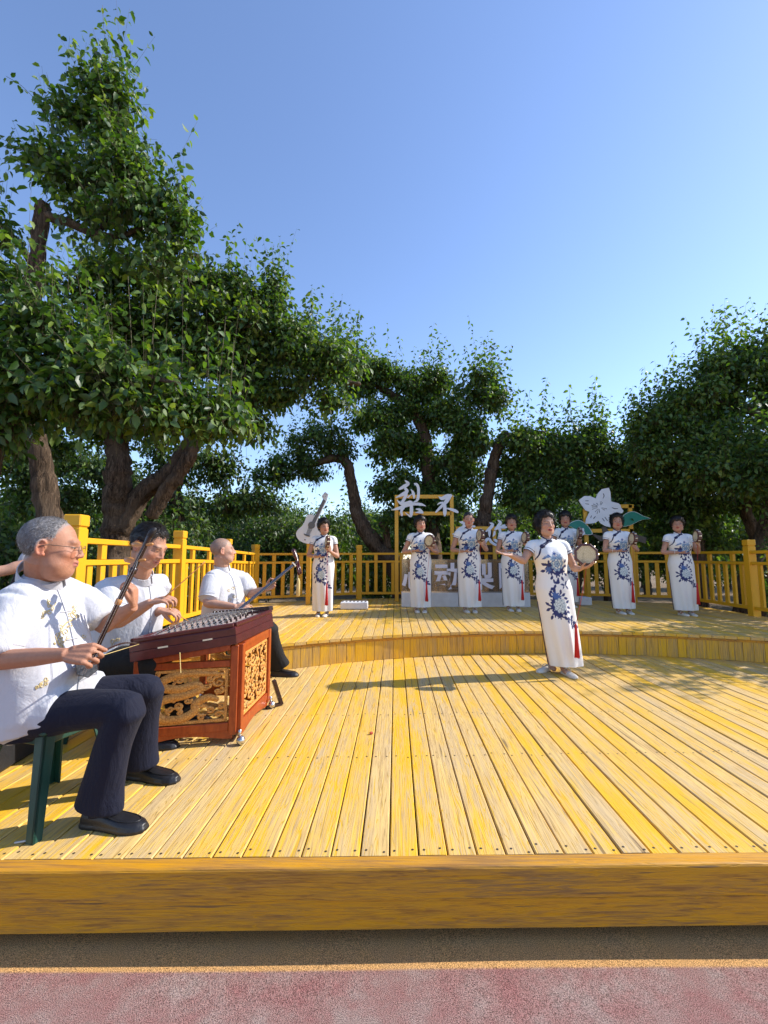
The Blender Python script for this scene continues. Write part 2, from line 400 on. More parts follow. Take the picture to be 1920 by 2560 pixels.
# riser boards and the two bent edge strips under the deck edge
a0 = math.atan2(3.42 - AC[1], -2.72 - AC[0]); a1 = math.atan2(4.6 - AC[1], 5.35 - AC[0])
t = a0
while t > a1:
    w = R0.choice([.085, .10, .118, .13], p=[.2, .3, .3, .2]); da = w / AR; tm = t - da / 2
    me = plank_mesh('riser_board', UZ - DZ - .062, w - .004, .02, axis=2)
    c = AC + AR * np.array([math.cos(tm), math.sin(tm)])
    link('riser_board', me, MAT('riser'), upd, (c[0], c[1] + 0, DZ + .002), (R0.normal(0, .006), R0.normal(0, .005), tm - math.pi / 2))
    t -= da
def arc_strip(nm, ri, ro, z0, z1, seg=90):
    v = []; f = []
    for i in range(seg + 1):
        q = a0 + (a1 - a0) * i / seg; cs, sn = math.cos(q), math.sin(q)
        for r_, z in ((ri, z0), (ri, z1), (ro, z1), (ro, z0)): v.append((AC[0] + r_ * cs, AC[1] + r_ * sn, z + .0015 * math.sin(i * 1.7)))
    for i in range(seg):
        for j in range(4): f.append((i * 4 + j, i * 4 + (j + 1) % 4, (i + 1) * 4 + (j + 1) % 4, (i + 1) * 4 + j))
    f += [(3, 2, 1, 0), tuple(range(seg * 4, seg * 4 + 4))]
    link(nm, mesh_data(nm, v, f), MAT('fascia'), upd)
arc_strip('edge_strip', AR - .026, AR + .03, UZ - .061, UZ - .036)
mb = MB()
for j in np.arange(3.9, 9.6, .45):
    ok = [x for x in np.arange(-2.6, 5.4, .05) if arc_y(x) + .1 < j < poly_span(x) - .1]
    runs = []
    for x in ok:
        if runs and x - runs[-1][1] < .08: runs[-1][1] = x
        else: runs.append([x, x])
    for xa, xb in runs:
        if xb - xa > .1: mb.box(((xa + xb) / 2, j, UZ - .09), (xb - xa, .06, .10))
mb.build('joist_frame', MAT('gap'), upd)
v = []; f = []
xx = np.linspace(-2.8, 5.5, 40)
for i, x in enumerate(xx): v += [(x, max(arc_y(x, AR + .06), 3.5 if x < -2.5 else 0), .3), (x, poly_span(x) - .12, .3)]
f = [(2 * i, 2 * i + 2, 2 * i + 3, 2 * i + 1) for i in range(len(xx) - 1)]
link('underlay_sheet', mesh_data('underlay_sheet', v, f), MAT('gap'), upd)
# skirt of the upper deck towards the orchard
mb = MB()
for (xa, ya), (xb, yb) in zip(FENCE[:-1], FENCE[1:]):
    d = Vector((xb - xa, yb - ya, 0)).normalized(); nrm = Vector((d.y, -d.x, 0)) * -.10
    mb.bar(Vector((xa, ya, .25)) + nrm, Vector((xb, yb, .25)) + nrm, .02, .5)
mb.build('skirt_boards', MAT('gap'), upd)

# ================================================================== FENCES
POST_TOP = [1.745, 1.745, 1.72, 1.685, 1.70, 1.71, 1.71, 1.71, 1.70, 1.70, 1.70]
def fence(name, idx, label, skip=(), nb=9):
    a = FENCE[idx[0]]; root = thing('deck_fence', label, 'fence', (a[0], a[1], UZ), 'yellow timber fences round the stage')
    for i in idx:
        if i in skip: continue
        x, y = FENCE[i]; top = POST_TOP[i]
        d = (Vector(FENCE[min(i + 1, len(FENCE) - 1)]) - Vector(FENCE[max(i - 1, 0)])).normalized(); R = Matrix.Rotation(math.atan2(d.y, d.x), 3, 'Z')
        zb = .30
        MB().box((x, y, (zb + top - .105) / 2), (.115, .115, top - .105 - zb), R, .004).build('post', MAT('rail'), root)
        cp = MB().box((x, y, top - .045), (.125, .125, .09), R, .008).box((x, y, top - .0975), (.10, .10, .018), R)
        cp.build('post_cap', MAT('rail'), root)
    for i, j in zip(idx[:-1], idx[1:]):
        A = Vector((*FENCE[i], 0)); B = Vector((*FENCE[j], 0)); d = (B - A).normalized(); L = (B - A).length
        A2 = A + d * .056; B2 = B - d * .056; ta, tb = POST_TOP[i] - .17, POST_TOP[j] - .17
        for nm, dz, hh in (('top_rail', 0, .045), ('middle_rail', -.17, .045), ('bottom_rail', -.845, .05)):
            p = A2.copy(); q = B2.copy(); p.z = ta + dz - hh / 2; q.z = tb + dz - hh / 2
            MB().bar(p, q, .065, hh, .004).build(nm, MAT('rail'), root)
        n = max(3, int(round(L / .19)))
        for k in range(1, n):
            u = k / n; P = A.lerp(B, u); zt = ta + (tb - ta) * u - .215; zb = zt - .632
            P.z = (zt + zb) / 2 
            MB().box(P, (.07, .035, zt - zb - .002), Matrix.Rotation(math.atan2(d.y, d.x), 3, 'Z'), .003).build('baluster', MAT('rail'), root)
            if n > 4 and k % 3 == 2:
                P2 = P.copy(); P2.z = ta + (tb - ta) * u - .107
                MB().box(P2, (.075, .04, .122), Matrix.Rotation(math.atan2(d.y, d.x), 3, 'Z'), .003).build('spacer_block', MAT('rail'), root)
    return root
fence('fence', [0, 1, 2, 3], 'sunlit yellow timber fence behind the three seated musicians')
fence('fence', [3, 4, 5], 'yellow timber fence behind the guitar cut-out and the low white block', skip=(3,))
fence('fence', [5, 6, 7], 'yellow timber fence behind the flower sign', skip=(5,))
fence('fence', [7, 8, 9, 10], 'shaded yellow timber fence at the right edge of the stage', skip=(7,))
# ================================================================== TREES
def leaves(b, d, n, L, wd, fold=.16, droop=.18, near=True):
    """b base points, d directions, n normals -> folded, drooping, pointed oval leaves"""
    s = np.cross(d, n); s /= np.maximum(np.linalg.norm(s, axis=1, keepdims=True), 1e-6); n = np.cross(s, d)
    L = L[:, None]; w = wd[:, None]
    tip = b + d * L - n * L * droop
    if near:
        rib = b + d * L * .5 - n * L * droop * .15; up_ = n * L * fold * .5
        L1 = b + d * L * .20 + s * w * .40 + up_ * .8; L2 = b + d * L * .56 + s * w * .44 + up_ - n * L * droop * .25; R1 = b + d * L * .20 - s * w * .40 + up_ * .8; R2 = b + d * L * .56 - s * w * .44 + up_ - n * L * droop * .25
        V = np.stack([b, L1, L2, tip, R2, R1, rib], 1).reshape(-1, 3); k = np.arange(len(b))[:, None] * 7
        Fc = np.concatenate([k + q for q in ([0, 6, 1], [1, 6, 2], [2, 6, 3], [3, 6, 4], [4, 6, 5], [5, 6, 0])], 1).reshape(-1, 3)
    else:
        a = b + d * L * .42; Lf = a + s * w * .5 + n * L * fold * .5; Rt = a - s * w * .5 + n * L * fold * .5
        V = np.stack([b, Lf, tip, Rt], 1).reshape(-1, 3); k = np.arange(len(b))[:, None] * 4
        Fc = np.concatenate([k + q for q in ([0, 2, 1], [0, 3, 2])], 1).reshape(-1, 3)
    return V, Fc
def unit(a): return a / np.maximum(np.linalg.norm(a, axis=-1, keepdims=True), 1e-9)
def twigs_mesh(P0, P1, r):
    """thin three-sided stems"""
    d = unit(P1 - P0); a = unit(np.cross(d, np.array([.37, .61, .2]))); c = np.cross(d, a); v = []
    for i in range(3):
        o = (a * math.cos(i * 2.094) + c * math.sin(i * 2.094)); v += [P0 + o * r, P1 + o * r * .45]
    V = np.stack(v, 1).reshape(-1, 3); k = np.arange(len(P0))[:, None] * 6
    Fc = np.concatenate([k + q for q in ([0, 2, 3, 1], [2, 4, 5, 3], [4, 0, 1, 5])], 1).reshape(-1, 4); return V, Fc
def crown_arrays(clumps, leaf, dens, seed, near=True, shoots=6, droopy=.75):
    r = rng(seed); Vs = []; Fs = []; TV = []; TF = []; nv = nt = 0
    for c, rad, k in clumps:
        c = np.array(c, float); rad = np.array(rad, float)
        area = 4 * (rad[0] * rad[1] + rad[0] * rad[2] + rad[1] * rad[2]) / 3 * math.pi * .8
        nt_ = max(6, int(area * dens * k)); 
        u = unit(r.normal(size=(nt_, 3))); lump = .92 + .22 * np.sin(u @ r.normal(size=3) * 4 + r.uniform(0, 6)) + .18 * np.sin(u @ r.normal(size=3) * 8)
        rho = (r.uniform(.10, 1, nt_) ** .55) * lump; p0 = c + u * rad * rho[:, None]
        td = unit(u * .55 + np.array([0, 0, .55]) + r.normal(size=(nt_, 3)) * .5); tl = r.uniform(1.2, 3.2, nt_) * leaf
        # upright water shoots on the upper side of the clump
        ns = int(r.poisson(shoots * k))
        if ns:
            us = unit(r.normal(size=(ns, 3)) * np.array([1, 1, .3]) + np.array([0, 0, .9])); ps = c + us * rad * .9
            ds = unit(r.normal(size=(ns, 3)) * .16 + np.array([0, 0, 1])); ls = r.uniform(4, 11, ns) * leaf
            p0 = np.vstack([p0, ps]); td = np.vstack([td, ds]); tl = np.concatenate([tl, ls])
        m = len(p0); cnt = np.maximum(4, (tl / leaf * 1.75).astype(int)); idx = np.repeat(np.arange(m), cnt)
        start = np.cumsum(cnt) - cnt; j = np.arange(len(idx)) - start[idx]; fr = (j + .7) / cnt[idx]
        b = p0[idx] + td[idx] * (tl[idx] * fr)[:, None]
        ph = j * 2.4 + r.uniform(0, 6.28, m)[idx]
        a = unit(np.cross(td, np.array([.31, .22, .9]) + r.normal(size=(m, 3)) * .1)); e = np.cross(td, a)
        rad_d = a[idx] * np.cos(ph)[:, None] + e[idx] * np.sin(ph)[:, None]
        dd = unit(rad_d * .8 + td[idx] * .35 + np.array([0, 0, -droopy]) + r.normal(size=(len(idx), 3)) * .28)
        nn = unit(np.array([0, 0, .75]) + r.normal(size=(len(idx), 3)) * .55 + rad_d * .25)
        L = leaf * r.uniform(.65, 1.2, len(idx)) * (1 - .2 * fr); b = b + dd * (L * .22)[:, None]
        V, Fc = leaves(b, dd, nn, L, L * r.uniform(.50, .64, len(idx)), r.uniform(.1, .3), r.uniform(.1, .3), near)
        Vs.append(V); Fs.append(Fc + nv); nv += len(V)
        V, Fc = twigs_mesh(p0 - td * (tl * .35)[:, None], p0 + td * tl[:, None], leaf * .02); TV.append(V); TF.append(Fc + nt); nt += len(V)
    return np.vstack(Vs), np.vstack(Fs), np.vstack(TV), np.vstack(TF)
def limb_mesh(mb, pts, rad, seed, n=22):
    P = spline(pts, 9); R_ = interp(rad, len(P)) * .80; r = rng(seed)
    P = P + r.normal(size=P.shape) * R_[:, None] * .07
    V, Fc = tube(P, R_, n)
    ang = np.arctan2(V[:, 1] - V[:, 1].mean(), V[:, 0] - V[:, 0].mean())
    for i in range(len(P)):
        c = P[i]; q = slice(i * n, (i + 1) * n); dv = V[q] - c
        q_ = np.arange(n) / n * 2 * math.pi; k = 1 + .09 * np.sin(q_ * 3 + i * .16 + seed) + .07 * np.sin(q_ * 7 + i * .10 + seed * 2) + .05 * np.sin(q_ * 11 - i * .13) + r.normal(size=n) * .035 + r.normal() * .05
        V[q] = c + dv * k[:, None]
    mb.add(V, Fc)
def clump_px(lst, Y, dfac=.9):
    """clumps given as (image x, image y, half-width, half-height[, distance][, amount])"""
    out = []
    for q in lst:
        x, y, a, b = q[:4]; yy = q[4] if len(q) > 4 and q[4] else Y; k = q[5] if len(q) > 5 else 1.0
        s = yy / F_PX; c = py(x, y, yy); R_ = np.array((a * s, max(a, b) * s * dfac, b * s)); r = rng(int(x * 7 + y * 13))
        for _ in range(7):                                       # every bough is a handful of smaller leaf clusters with gaps between
            u = unit(r.normal(size=3)); out.append((c + u * R_ * r.uniform(.35, .78), R_ * r.uniform(.26, .46), k * r.uniform(.7, 1.25)))
    return out
NLEAF = [0]
def tree(name, label, limbs, clumps, leaf=.075, dens=60, seed=1, near=True, shoots=5, mat='leaf', group='pear trees of the orchard', loc=None, extra=None):
    if limbs:                                                     # the trunk stands in the ground
        p0 = np.array(limbs[0][0][0]); r0 = limbs[0][1][0]
        limbs[0] = ([p0 * [1, 1, 0] + [-.03, 0, -.08]] + list(limbs[0][0]), [r0 * 1.35] + list(limbs[0][1]))
    base = limbs[0][0][0] if limbs else clumps[0][0]
    root = thing(name, label, 'tree', (float(base[0]), float(base[1]), 0.0), group)
    if limbs:
        mb = MB(); limb_mesh(mb, limbs[0][0], limbs[0][1], seed); mb.build('trunk', MAT('bark'), root, True)
        for i, (p, r_) in enumerate(limbs[1:]):
            mb = MB(); limb_mesh(mb, p, r_, seed * 7 + i); mb.build('limb', MAT('bark'), root, True)
    V, Fc, TV, TF = crown_arrays(clumps, leaf, dens, seed, near, shoots)
    if extra is not None:
        V2, F2, T2, G2 = extra; Fc = np.vstack([Fc, F2 + len(V)]); V = np.vstack([V, V2]); TF = np.vstack([TF, G2 + len(TV)]); TV = np.vstack([TV, T2])
    NLEAF[0] += len(Fc)
    cr = link('crown', np_mesh('crown', V, Fc), MAT(mat), root)
    link('twigs', np_mesh('twigs', TV, TF), MAT('twig'), cr)
    return root
def long_shoot(pts, leaf, seed, step=.055):
    """single long shoot with leaves along it"""
    r = rng(seed); P = spline(pts, 8); seg = np.linalg.norm(np.diff(P, axis=0), axis=1); s = np.concatenate([[0], np.cumsum(seg)])
    t = np.arange(step, s[-1], step); b = np.stack([np.interp(t, s, P[:, i]) for i in range(3)], 1); T = unit(np.gradient(P, axis=0)); d = np.stack([np.interp(t, s, T[:, i]) for i in range(3)], 1)
    ph = np.arange(len(t)) * 2.4; a = unit(np.cross(d, [.3, .8, .1])); e = np.cross(d, a); rd = a * np.cos(ph)[:, None] + e * np.sin(ph)[:, None]
    dd = unit(rd * .8 + d * .3 + np.array([0, 0, -.55]) + r.normal(size=d.shape) * .2); nn = unit(np.array([0, 0, .8]) + r.normal(size=d.shape) * .5)
    L = leaf * r.uniform(.7, 1.15, len(t)); V, Fc = leaves(b + dd * .02, dd, nn, L, L * .62)
    TV, TF = twigs_mesh(P[:-1], P[1:], .004); return V, Fc, TV, TF
def cat(*a):
    V, Fc, T, G = [x for x in a[0]]
    for b in a[1:]:
        Fc = np.vstack([Fc, b[1] + len(V)]); V = np.vstack([V, b[0]]); G = np.vstack([G, b[3] + len(T)]); T = np.vstack([T, b[2]])
    return V, Fc, T, G
def PL(lst, Y): return [py(x, y, q[0] if q else Y) for x, y, *q in lst]

# --- tall tree at the far left (spire above the stub of a sawn trunk)
Y = 5.0
ex = cat(long_shoot(PL([(300, 470), (300, 300), (285, 190), (262, 90), (256, 12)], Y), .085, 3), long_shoot(PL([(180, 400), (120, 290), (60, 220), (15, 190)], Y - .2), .085, 4),
         long_shoot(PL([(210, 300), (195, 200), (178, 160)], Y), .08, 5), long_shoot(PL([(440, 560), (470, 480), (482, 450)], Y), .08, 6), long_shoot(PL([(140, 390), (60, 375), (12, 368)], Y - .3), .085, 8),
         long_shoot(PL([(300, 330), (330, 240), (340, 195)], Y), .08, 9))
tree('pear_tree', 'tallest pear tree, its leafy spire rising above a sawn trunk at the far left',
     [(PL([(135, 1480), (118, 1270), (99, 1130), (80, 1040), (74, 900), (80, 770), (94, 650), (108, 512)], Y), [.17, .15, .13, .12, .115, .11, .105, .10]),
      (PL([(100, 535), (170, 555), (240, 585), (300, 590), (380, 560)], Y), [.075, .065, .05, .04, .025]),
      (PL([(90, 680), (40, 600), (0, 560)], Y + .2), [.05, .04, .03]), (PL([(250, 580), (290, 480), (300, 400), (296, 300)], Y), [.035, .03, .022, .012])],
     clump_px([(225, 240, 60, 55), (290, 250, 40, 60), (190, 320, 72, 60), (280, 340, 75, 65), (130, 415, 90, 42), (190, 470, 115, 40), (300, 440, 95, 60), (385, 500, 70, 65), (330, 560, 110, 55),
               (440, 570, 55, 60), (270, 635, 110, 28, 0, .55), (450, 645, 70, 42, 0, .8), (390, 690, 110, 28, 0, .5), (10, 590, 45, 40), (200, 545, 60, 30)], Y),
     leaf=.118, dens=135, seed=11, shoots=1.00, extra=ex)
# --- near tree at the left edge, whose boughs hang over the fence
Y = 4.0
ex = cat(*[long_shoot(PL([(x, y), (x + dx * .5, y - h * .5), (x + dx, y - h)], 3.9), .085, 20 + i) for i, (x, y, dx, h) in enumerate([(130, 900, 10, 140), (95, 800, 20, 190), (170, 900, 5, 110), (270, 950, 12, 120), (330, 880, -10, 190), (380, 860, 15, 160), (545, 980, 20, 190), (575, 1000, 10, 150), (520, 990, 0, 120), (60, 740, 15, 150)])])
tree('pear_tree', 'leafy pear tree at the left edge with big bright leaves reaching over the fence',
     [(PL([(-60, 1480), (-40, 1250), (-10, 1100), (40, 980)], Y), [.14, .12, .10, .07]), (PL([(-10, 1100), (120, 980), (280, 930), (450, 960)], Y), [.06, .05, .04, .02])],
     clump_px([(15, 790, 60, 70), (90, 830, 95, 80), (30, 900, 110, 80), (170, 870, 110, 70), (120, 960, 130, 60), (270, 950, 115, 60), (60, 1010, 110, 60), (200, 1020, 110, 50), (330, 1010, 100, 55), (420, 980, 90, 55, 4.3), (480, 1040, 90, 50, 4.4), (560, 1060, 80, 50, 4.6), (400, 1060, 70, 35, 4.3), (10, 1090, 70, 40), (15, 690, 40, 40, 0, .6)], Y),
     leaf=.120, dens=150, seed=12, shoots=0.75, extra=ex)
# --- tree behind the musicians: upright trunk and a leaning limb, long bough to the right
Y = 6.3
tree('pear_tree', 'large pear tree behind the musicians, upright trunk with one thick limb leaning right',
     [(PL([(285, 1420), (292, 1290), (300, 1190), (296, 1080), (310, 950)], Y), [.25, .23, .20, .17, .12]),
      (PL([(300, 1330), (360, 1230), (420, 1190), (470, 1120), (520, 1060), (590, 990), (615, 930), (625, 875)], Y), [.17, .16, .17, .14, .12, .10, .09, .085]),
      (PL([(380, 1290), (420, 1220), (470, 1150), (485, 1100)], Y - .1), [.11, .12, .12, .10]), (PL([(600, 960), (700, 900), (830, 950), (900, 960)], Y + .3), [.09, .07, .06, .04])],
     clump_px([(330, 730, 150, 55), (480, 720, 130, 75), (600, 760, 110, 75), (680, 790, 60, 60), (220, 740, 120, 50), (420, 820, 200, 75), (600, 860, 130, 80), (700, 870, 120, 75), (760, 890, 70, 50), (300, 860, 160, 80), (500, 930, 150, 80), (640, 960, 110, 70), (690, 1010, 70, 55),
               (380, 1000, 130, 60), (560, 1040, 120, 55), (640, 1080, 60, 40), (190, 1060, 120, 70), (60, 1100, 110, 60), (300, 1060, 100, 50), (780, 960, 80, 50), (830, 1000, 60, 40), (850, 900, 70, 45), (690, 740, 30, 50, 0, .6), (745, 850, 60, 42, 7.5), (810, 890, 62, 40, 7.8), (875, 905, 58, 36, 8.2), (700, 830, 55, 45, 7.2)], Y),
     leaf=.105, dens=168, seed=13, shoots=1.50)
Y = 9.6
tree('pear_tree', 'dark pear tree filling the view under the boughs behind the left fence',
     [(PL([(455, 1440), (450, 1330), (440, 1230), (460, 1150)], Y), [.2, .18, .15, .08])],
     clump_px([(60, 1180, 110, 60), (170, 1150, 110, 60), (300, 1190, 110, 60), (400, 1150, 90, 55), (520, 1190, 95, 55), (40, 1260, 100, 50), (200, 1260, 120, 50), (370, 1270, 120, 50), (540, 1265, 110, 45), (650, 1255, 60, 40)], Y), leaf=.13, dens=85, seed=19, near=False, shoots=1, mat='leaffar')
# --- arching tree in the middle
Y = 10.5
tree('pear_tree', 'pear tree whose bare trunk arches to the left behind the guitar cut-out',
     [(PL([(1010, 1470), (975, 1400), (930, 1350), (895, 1290), (882, 1220), (868, 1160), (835, 1145), (790, 1160), (750, 1170)], Y), [.30, .28, .24, .19, .16, .14, .12, .09, .05]),
      (PL([(970, 1370), (965, 1325), (955, 1310)], Y - .1), [.10, .09, .10])],
     clump_px([(785, 1105, 60, 38), (835, 1110, 48, 42), (760, 1150, 50, 30), (715, 1180, 62, 30), (665, 1195, 50, 25), (860, 1145, 28, 35), (790, 1185, 30, 20)], Y), leaf=.12, dens=114, near=False, seed=14, shoots=1.75)
# --- centre tree with a high bent trunk
Y = 10.8
tree('pear_tree', 'pear tree with a high bent trunk above the calligraphy sign',
     [(PL([(1085, 1500), (1080, 1350), (1072, 1230), (1066, 1130), (1052, 1060), (1022, 1015), (985, 990), (940, 965)], Y), [.26, .24, .22, .19, .17, .15, .12, .07]),
      (PL([(1052, 1080), (1090, 1010), (1120, 960)], Y), [.10, .08, .04]), (PL([(1045, 1100), (1000, 1090), (960, 1080)], Y), [.10, .07, .04])],
     clump_px([(950, 947, 72, 45), (1020, 972, 72, 50), (1085, 982, 62, 52), (1075, 1042, 70, 45), (1000, 1042, 50, 42), (958, 1055, 80, 42), (890, 967, 55, 38), (990, 1125, 90, 45), (1090, 1150, 85, 50), (1120, 1040, 40, 30), (980, 1210, 85, 50), (1085, 1235, 95, 50), (1165, 1200, 60, 55), (1040, 1290, 115, 50)], Y),
     leaf=.125, dens=148, seed=15, shoots=1.75)
# --- lit trunk right of the sign
Y = 10.2
ex = cat(*[long_shoot(PL([(x, y), (x + dx * .4, y - h * .5), (x + dx, y - h)], Y), .12, 300 + i, .075) for i, (x, y, dx, h) in enumerate([(1275, 1090, -10, 120), (1292, 1095, 4, 130), (1318, 1095, 6, 120), (1385, 1090, 0, 80), (1405, 1090, 20, 95), (1430, 1085, -8, 125), (1452, 1085, 0, 80), (1482, 1090, -2, 130), (1470, 1090, 6, 70), (1540, 1110, 25, 80), (1330, 1095, 2, 60), (1360, 1100, -4, 60), (1190, 950, -3, 75), (1215, 960, 8, 60)])])
tree('pear_tree', 'pear tree with a sunlit leaning trunk and sawn stub right of the calligraphy sign',
     [(PL([(1230, 1500), (1222, 1400), (1210, 1310), (1222, 1230), (1232, 1160), (1250, 1105), (1275, 1086)], Y), [.29, .26, .20, .165, .155, .14, .11]),
      (PL([(1218, 1320), (1190, 1305), (1172, 1303)], Y - .05), [.13, .12, .11]), (PL([(1262, 1095), (1330, 1080), (1400, 1090)], Y), [.08, .06, .04])],
     clump_px([(1190, 975, 58, 45), (1235, 1005, 45, 40), (1155, 1075, 48, 40), (1180, 1110, 45, 40), (1330, 1120, 90, 45), (1430, 1110, 90, 42), (1380, 1170, 100, 55), (1500, 1150, 75, 50), (1290, 1180, 60, 50), (1440, 1210, 90, 45), (1180, 1110, 45, 50), (1320, 1240, 90, 50), (1540, 1200, 60, 50)], Y),
     leaf=.125, dens=148, seed=16, shoots=3.50, extra=ex)
# --- right-hand trees
Y = 8.6
tree('pear_tree', 'dark pear tree rising highest at the right edge',
     [(PL([(1860, 1480), (1900, 1360), (1935, 1240), (1960, 1100), (1930, 980), (1880, 900)], Y), [.16, .15, .14, .13, .10, .07]),
      (PL([(1935, 1050), (1820, 1010), (1720, 1020), (1640, 1060)], Y), [.09, .07, .05, .03])],
     clump_px([(1890, 902, 80, 55), (1825, 947, 90, 50), (1930, 972, 80, 60), (1755, 997, 85, 48), (1690, 1042, 78, 42), (1630, 1077, 60, 38), (1595, 1117, 40, 35), (1810, 1022, 60, 35), (1740, 1102, 80, 35), (1660, 1137, 75, 42), (1900, 1037, 50, 30, 9.2, .8), (2000, 952, 110, 90), (2050, 1082, 110, 90), (2150, 1032, 100, 90), (1760, 1190, 70, 38, 8.1), (1840, 1200, 75, 40, 7.8), (1910, 1180, 75, 45, 7.6)], Y),
     leaf=.115, dens=148, seed=17, shoots=5)
Y = 9.9
tree('pear_tree', 'broad dark pear tree behind the right corner of the fence',
     [(PL([(1745, 1480), (1740, 1330), (1748, 1180), (1740, 1080)], Y), [.24, .21, .18, .10]), (PL([(1748, 1230), (1850, 1150), (1940, 1120)], Y), [.11, .08, .05])],
     clump_px([(1640, 1150, 100, 60), (1740, 1170, 110, 60), (1850, 1150, 100, 65), (1930, 1190, 90, 70), (1620, 1240, 100, 60), (1720, 1260, 110, 60), (1840, 1250, 110, 60), (1560, 1290, 80, 50), (1950, 1290, 80, 60), (1660, 1330, 90, 50), (1800, 1340, 100, 45)], Y),
     leaf=.125, dens=113, seed=18, shoots=4)

# --- trees just outside the picture on the right, whose shade falls across the stage
for i, (x, y, z, k) in enumerate([(8.0, 7.2, 3.2, 1.0), (7.4, 9.3, 3.6, 1.0)]):
    cl = [((x + a, y + b, z + c), (.75, .75, .5), .8) for a, b, c in rng(70 + i).uniform((-1.5, -1.3, -.9), (1.2, 1.3, 1.0), (9, 3))]
    tree('pear_tree', ['pear tree standing beside the right-hand fence, shading the stage', 'pear tree beyond the right fence corner, shading the upper stage'][i],
         [([(x, y, 0.3), (x + .1, y, 1.5), (x - .1, y + .1, 2.4), (x, y, 3.2)], [.16, .14, .12, .07])], cl, leaf=.115, dens=46, seed=60 + i, shoots=0.75)
# --- orchard rows beyond
R1 = rng(44)
rows = [(12.8, -11.5, 12.5, 2.5, 1.0), (16.5, -15, 16, 2.7, 1.1), (21.5, -20, 21, 3.2, 1.25)]
for (Yr, xa, xb, st, sc) in rows:
    for x in np.arange(xa, xb, st):
        x += R1.uniform(-.5, .5); y = Yr + R1.uniform(-.6, .8); hgt = sc * R1.uniform(2.4, 3.0)
        if 12 < Yr < 13 and -4.6 < x < -1.4: hgt *= .82
        cl = []
        for _ in range(12):
            a = R1.uniform(0, 6.28); q = R1.uniform(.1, 1.25) * sc; cl.append(((x + q * math.cos(a), y + q * math.sin(a) * .8, hgt * R1.uniform(.28, 1.0) + .15), (.72 * sc, .7 * sc, .5 * sc), 1.0))
        lean = R1.uniform(-.5, .5)
        tree('orchard_tree', 'background pear tree in the %s orchard row beyond the fence' % {12.8: 'nearest', 16.5: 'second', 21.5: 'farthest'}[Yr],
             [([(x, y, .1), (x + lean * .3, y, .9), (x + lean, y, hgt * .75)], [.17, .14, .07])], cl, leaf=.15, dens=34, seed=int(R1.integers(1, 9999)), near=False, shoots=2, mat='leaffar', group='orchard rows beyond the fence')
# --- bushes against the back of the fence
def bush(name, label, c, r, leaf=.1, dens=60, seed=3, k=5):
    q = rng(seed); cl = [((c[0] + a * r[0], c[1] + b * r[1], c[2] + d * r[2]), (r[0] * .6, r[1] * .6, r[2] * .6), 1.0) for a, b, d in q.uniform(-.6, .6, (k, 3))]
    root = thing(name, label, 'bush', (c[0], c[1], 0)); V, Fc, TV, TF = crown_arrays(cl, leaf, dens, seed, False, 5)
    mb = MB(); mb.tube([(c[0], c[1], -.05), (c[0] + .03, c[1], c[2])], [.05, .03], 8); mb.build('stem', MAT('bark'), root, True)
    f = link('foliage', np_mesh('foliage', V, Fc), MAT('leaffar'), root); link('twigs', np_mesh('twigs', TV, TF), MAT('twig'), f)
bush('bush', 'bright green bush seen through the fence left of the lettering box', (-.35, 10.9, .55), (.45, .35, .55), .12, 70, 81)
bush('bush', 'leafy bush filling the gap behind the seated musicians and the left fence', (-4.3, 7.6, 1.0), (1.0, 1.4, .9), .11, 60, 82, 8)
bush('bush', 'leafy bush behind the left fence beside the shaven-headed musician', (-4.0, 10.0, 1.1), (1.2, 1.0, .9), .12, 55, 83, 8)
bush('bush', 'pale leafy bush behind the right-hand fence post', (6.5, 7.6, .7), (.5, .7, .6), .11, 50, 84)
bush('bush', 'dark bush at the far left behind the nearest musician', (-5.2, 5.6, .9), (.9, 1.0, 1.0), .11, 60, 85, 8)
# ================================================================== PEOPLE: building blocks
def remesh(mb, voxel, smooth=4, fac=.5):
    """fuse all shapes of mb into one continuous skin"""
    me = mesh_data('tmp', mb.v, mb.f); o = bpy.data.objects.new('tmp', me); COL.objects.link(o)
    m = o.modifiers.new('r', 'REMESH'); m.mode = 'VOXEL'; m.voxel_size = voxel; m.adaptivity = 0.0
    if smooth:
        s = o.modifiers.new('s', 'SMOOTH'); s.factor = fac; s.iterations = smooth
    dg = bpy.context.evaluated_depsgraph_get(); ev = o.evaluated_get(dg); e = ev.to_mesh()
    V = np.empty(len(e.vertices) * 3, np.float32); e.vertices.foreach_get('co', V); N = np.empty_like(V); e.vertices.foreach_get('normal', N)
    Fc = np.empty(len(e.loops), np.int32); e.loops.foreach_get('vertex_index', Fc)
    tot = np.empty(len(e.polygons), np.int32); e.polygons.foreach_get('loop_total', tot)
    V = V.reshape(-1, 3).astype(float); N = N.reshape(-1, 3).astype(float)
    assert (tot == 4).all(); Fc = Fc.reshape(-1, 4)
    ev.to_mesh_clear(); bpy.data.objects.remove(o); bpy.data.meshes.remove(me); return V, Fc, N
def set_col(me, C):
    a = me.color_attributes.new('Col', 'FLOAT_COLOR', 'POINT'); C4 = np.ones((len(C), 4), np.float32); C4[:, :3] = C; a.data.foreach_set('color', C4.ravel())
def fbm(P, seed, freqs=(3, 7, 15), amps=(1, .5, .25), stretch=(1, 1, 1)):
    """cheap smooth noise from crossed sines, arrays in, about -1..1 out"""
    r = rng(seed); out = np.zeros(len(P)); Q = P * np.array(stretch)
    for f, a in zip(freqs, amps):
        t = np.zeros(len(P))
        for _ in range(4):
            k = unit(r.normal(size=3)) * f * r.uniform(.7, 1.3); k2 = unit(r.normal(size=3)) * f * .6
            t += np.sin(Q @ k * 2 + r.uniform(0, 6.28) + 1.6 * np.sin(Q @ k2 * 2 + r.uniform(0, 6.28)))
        out += a * t / 4
    return out
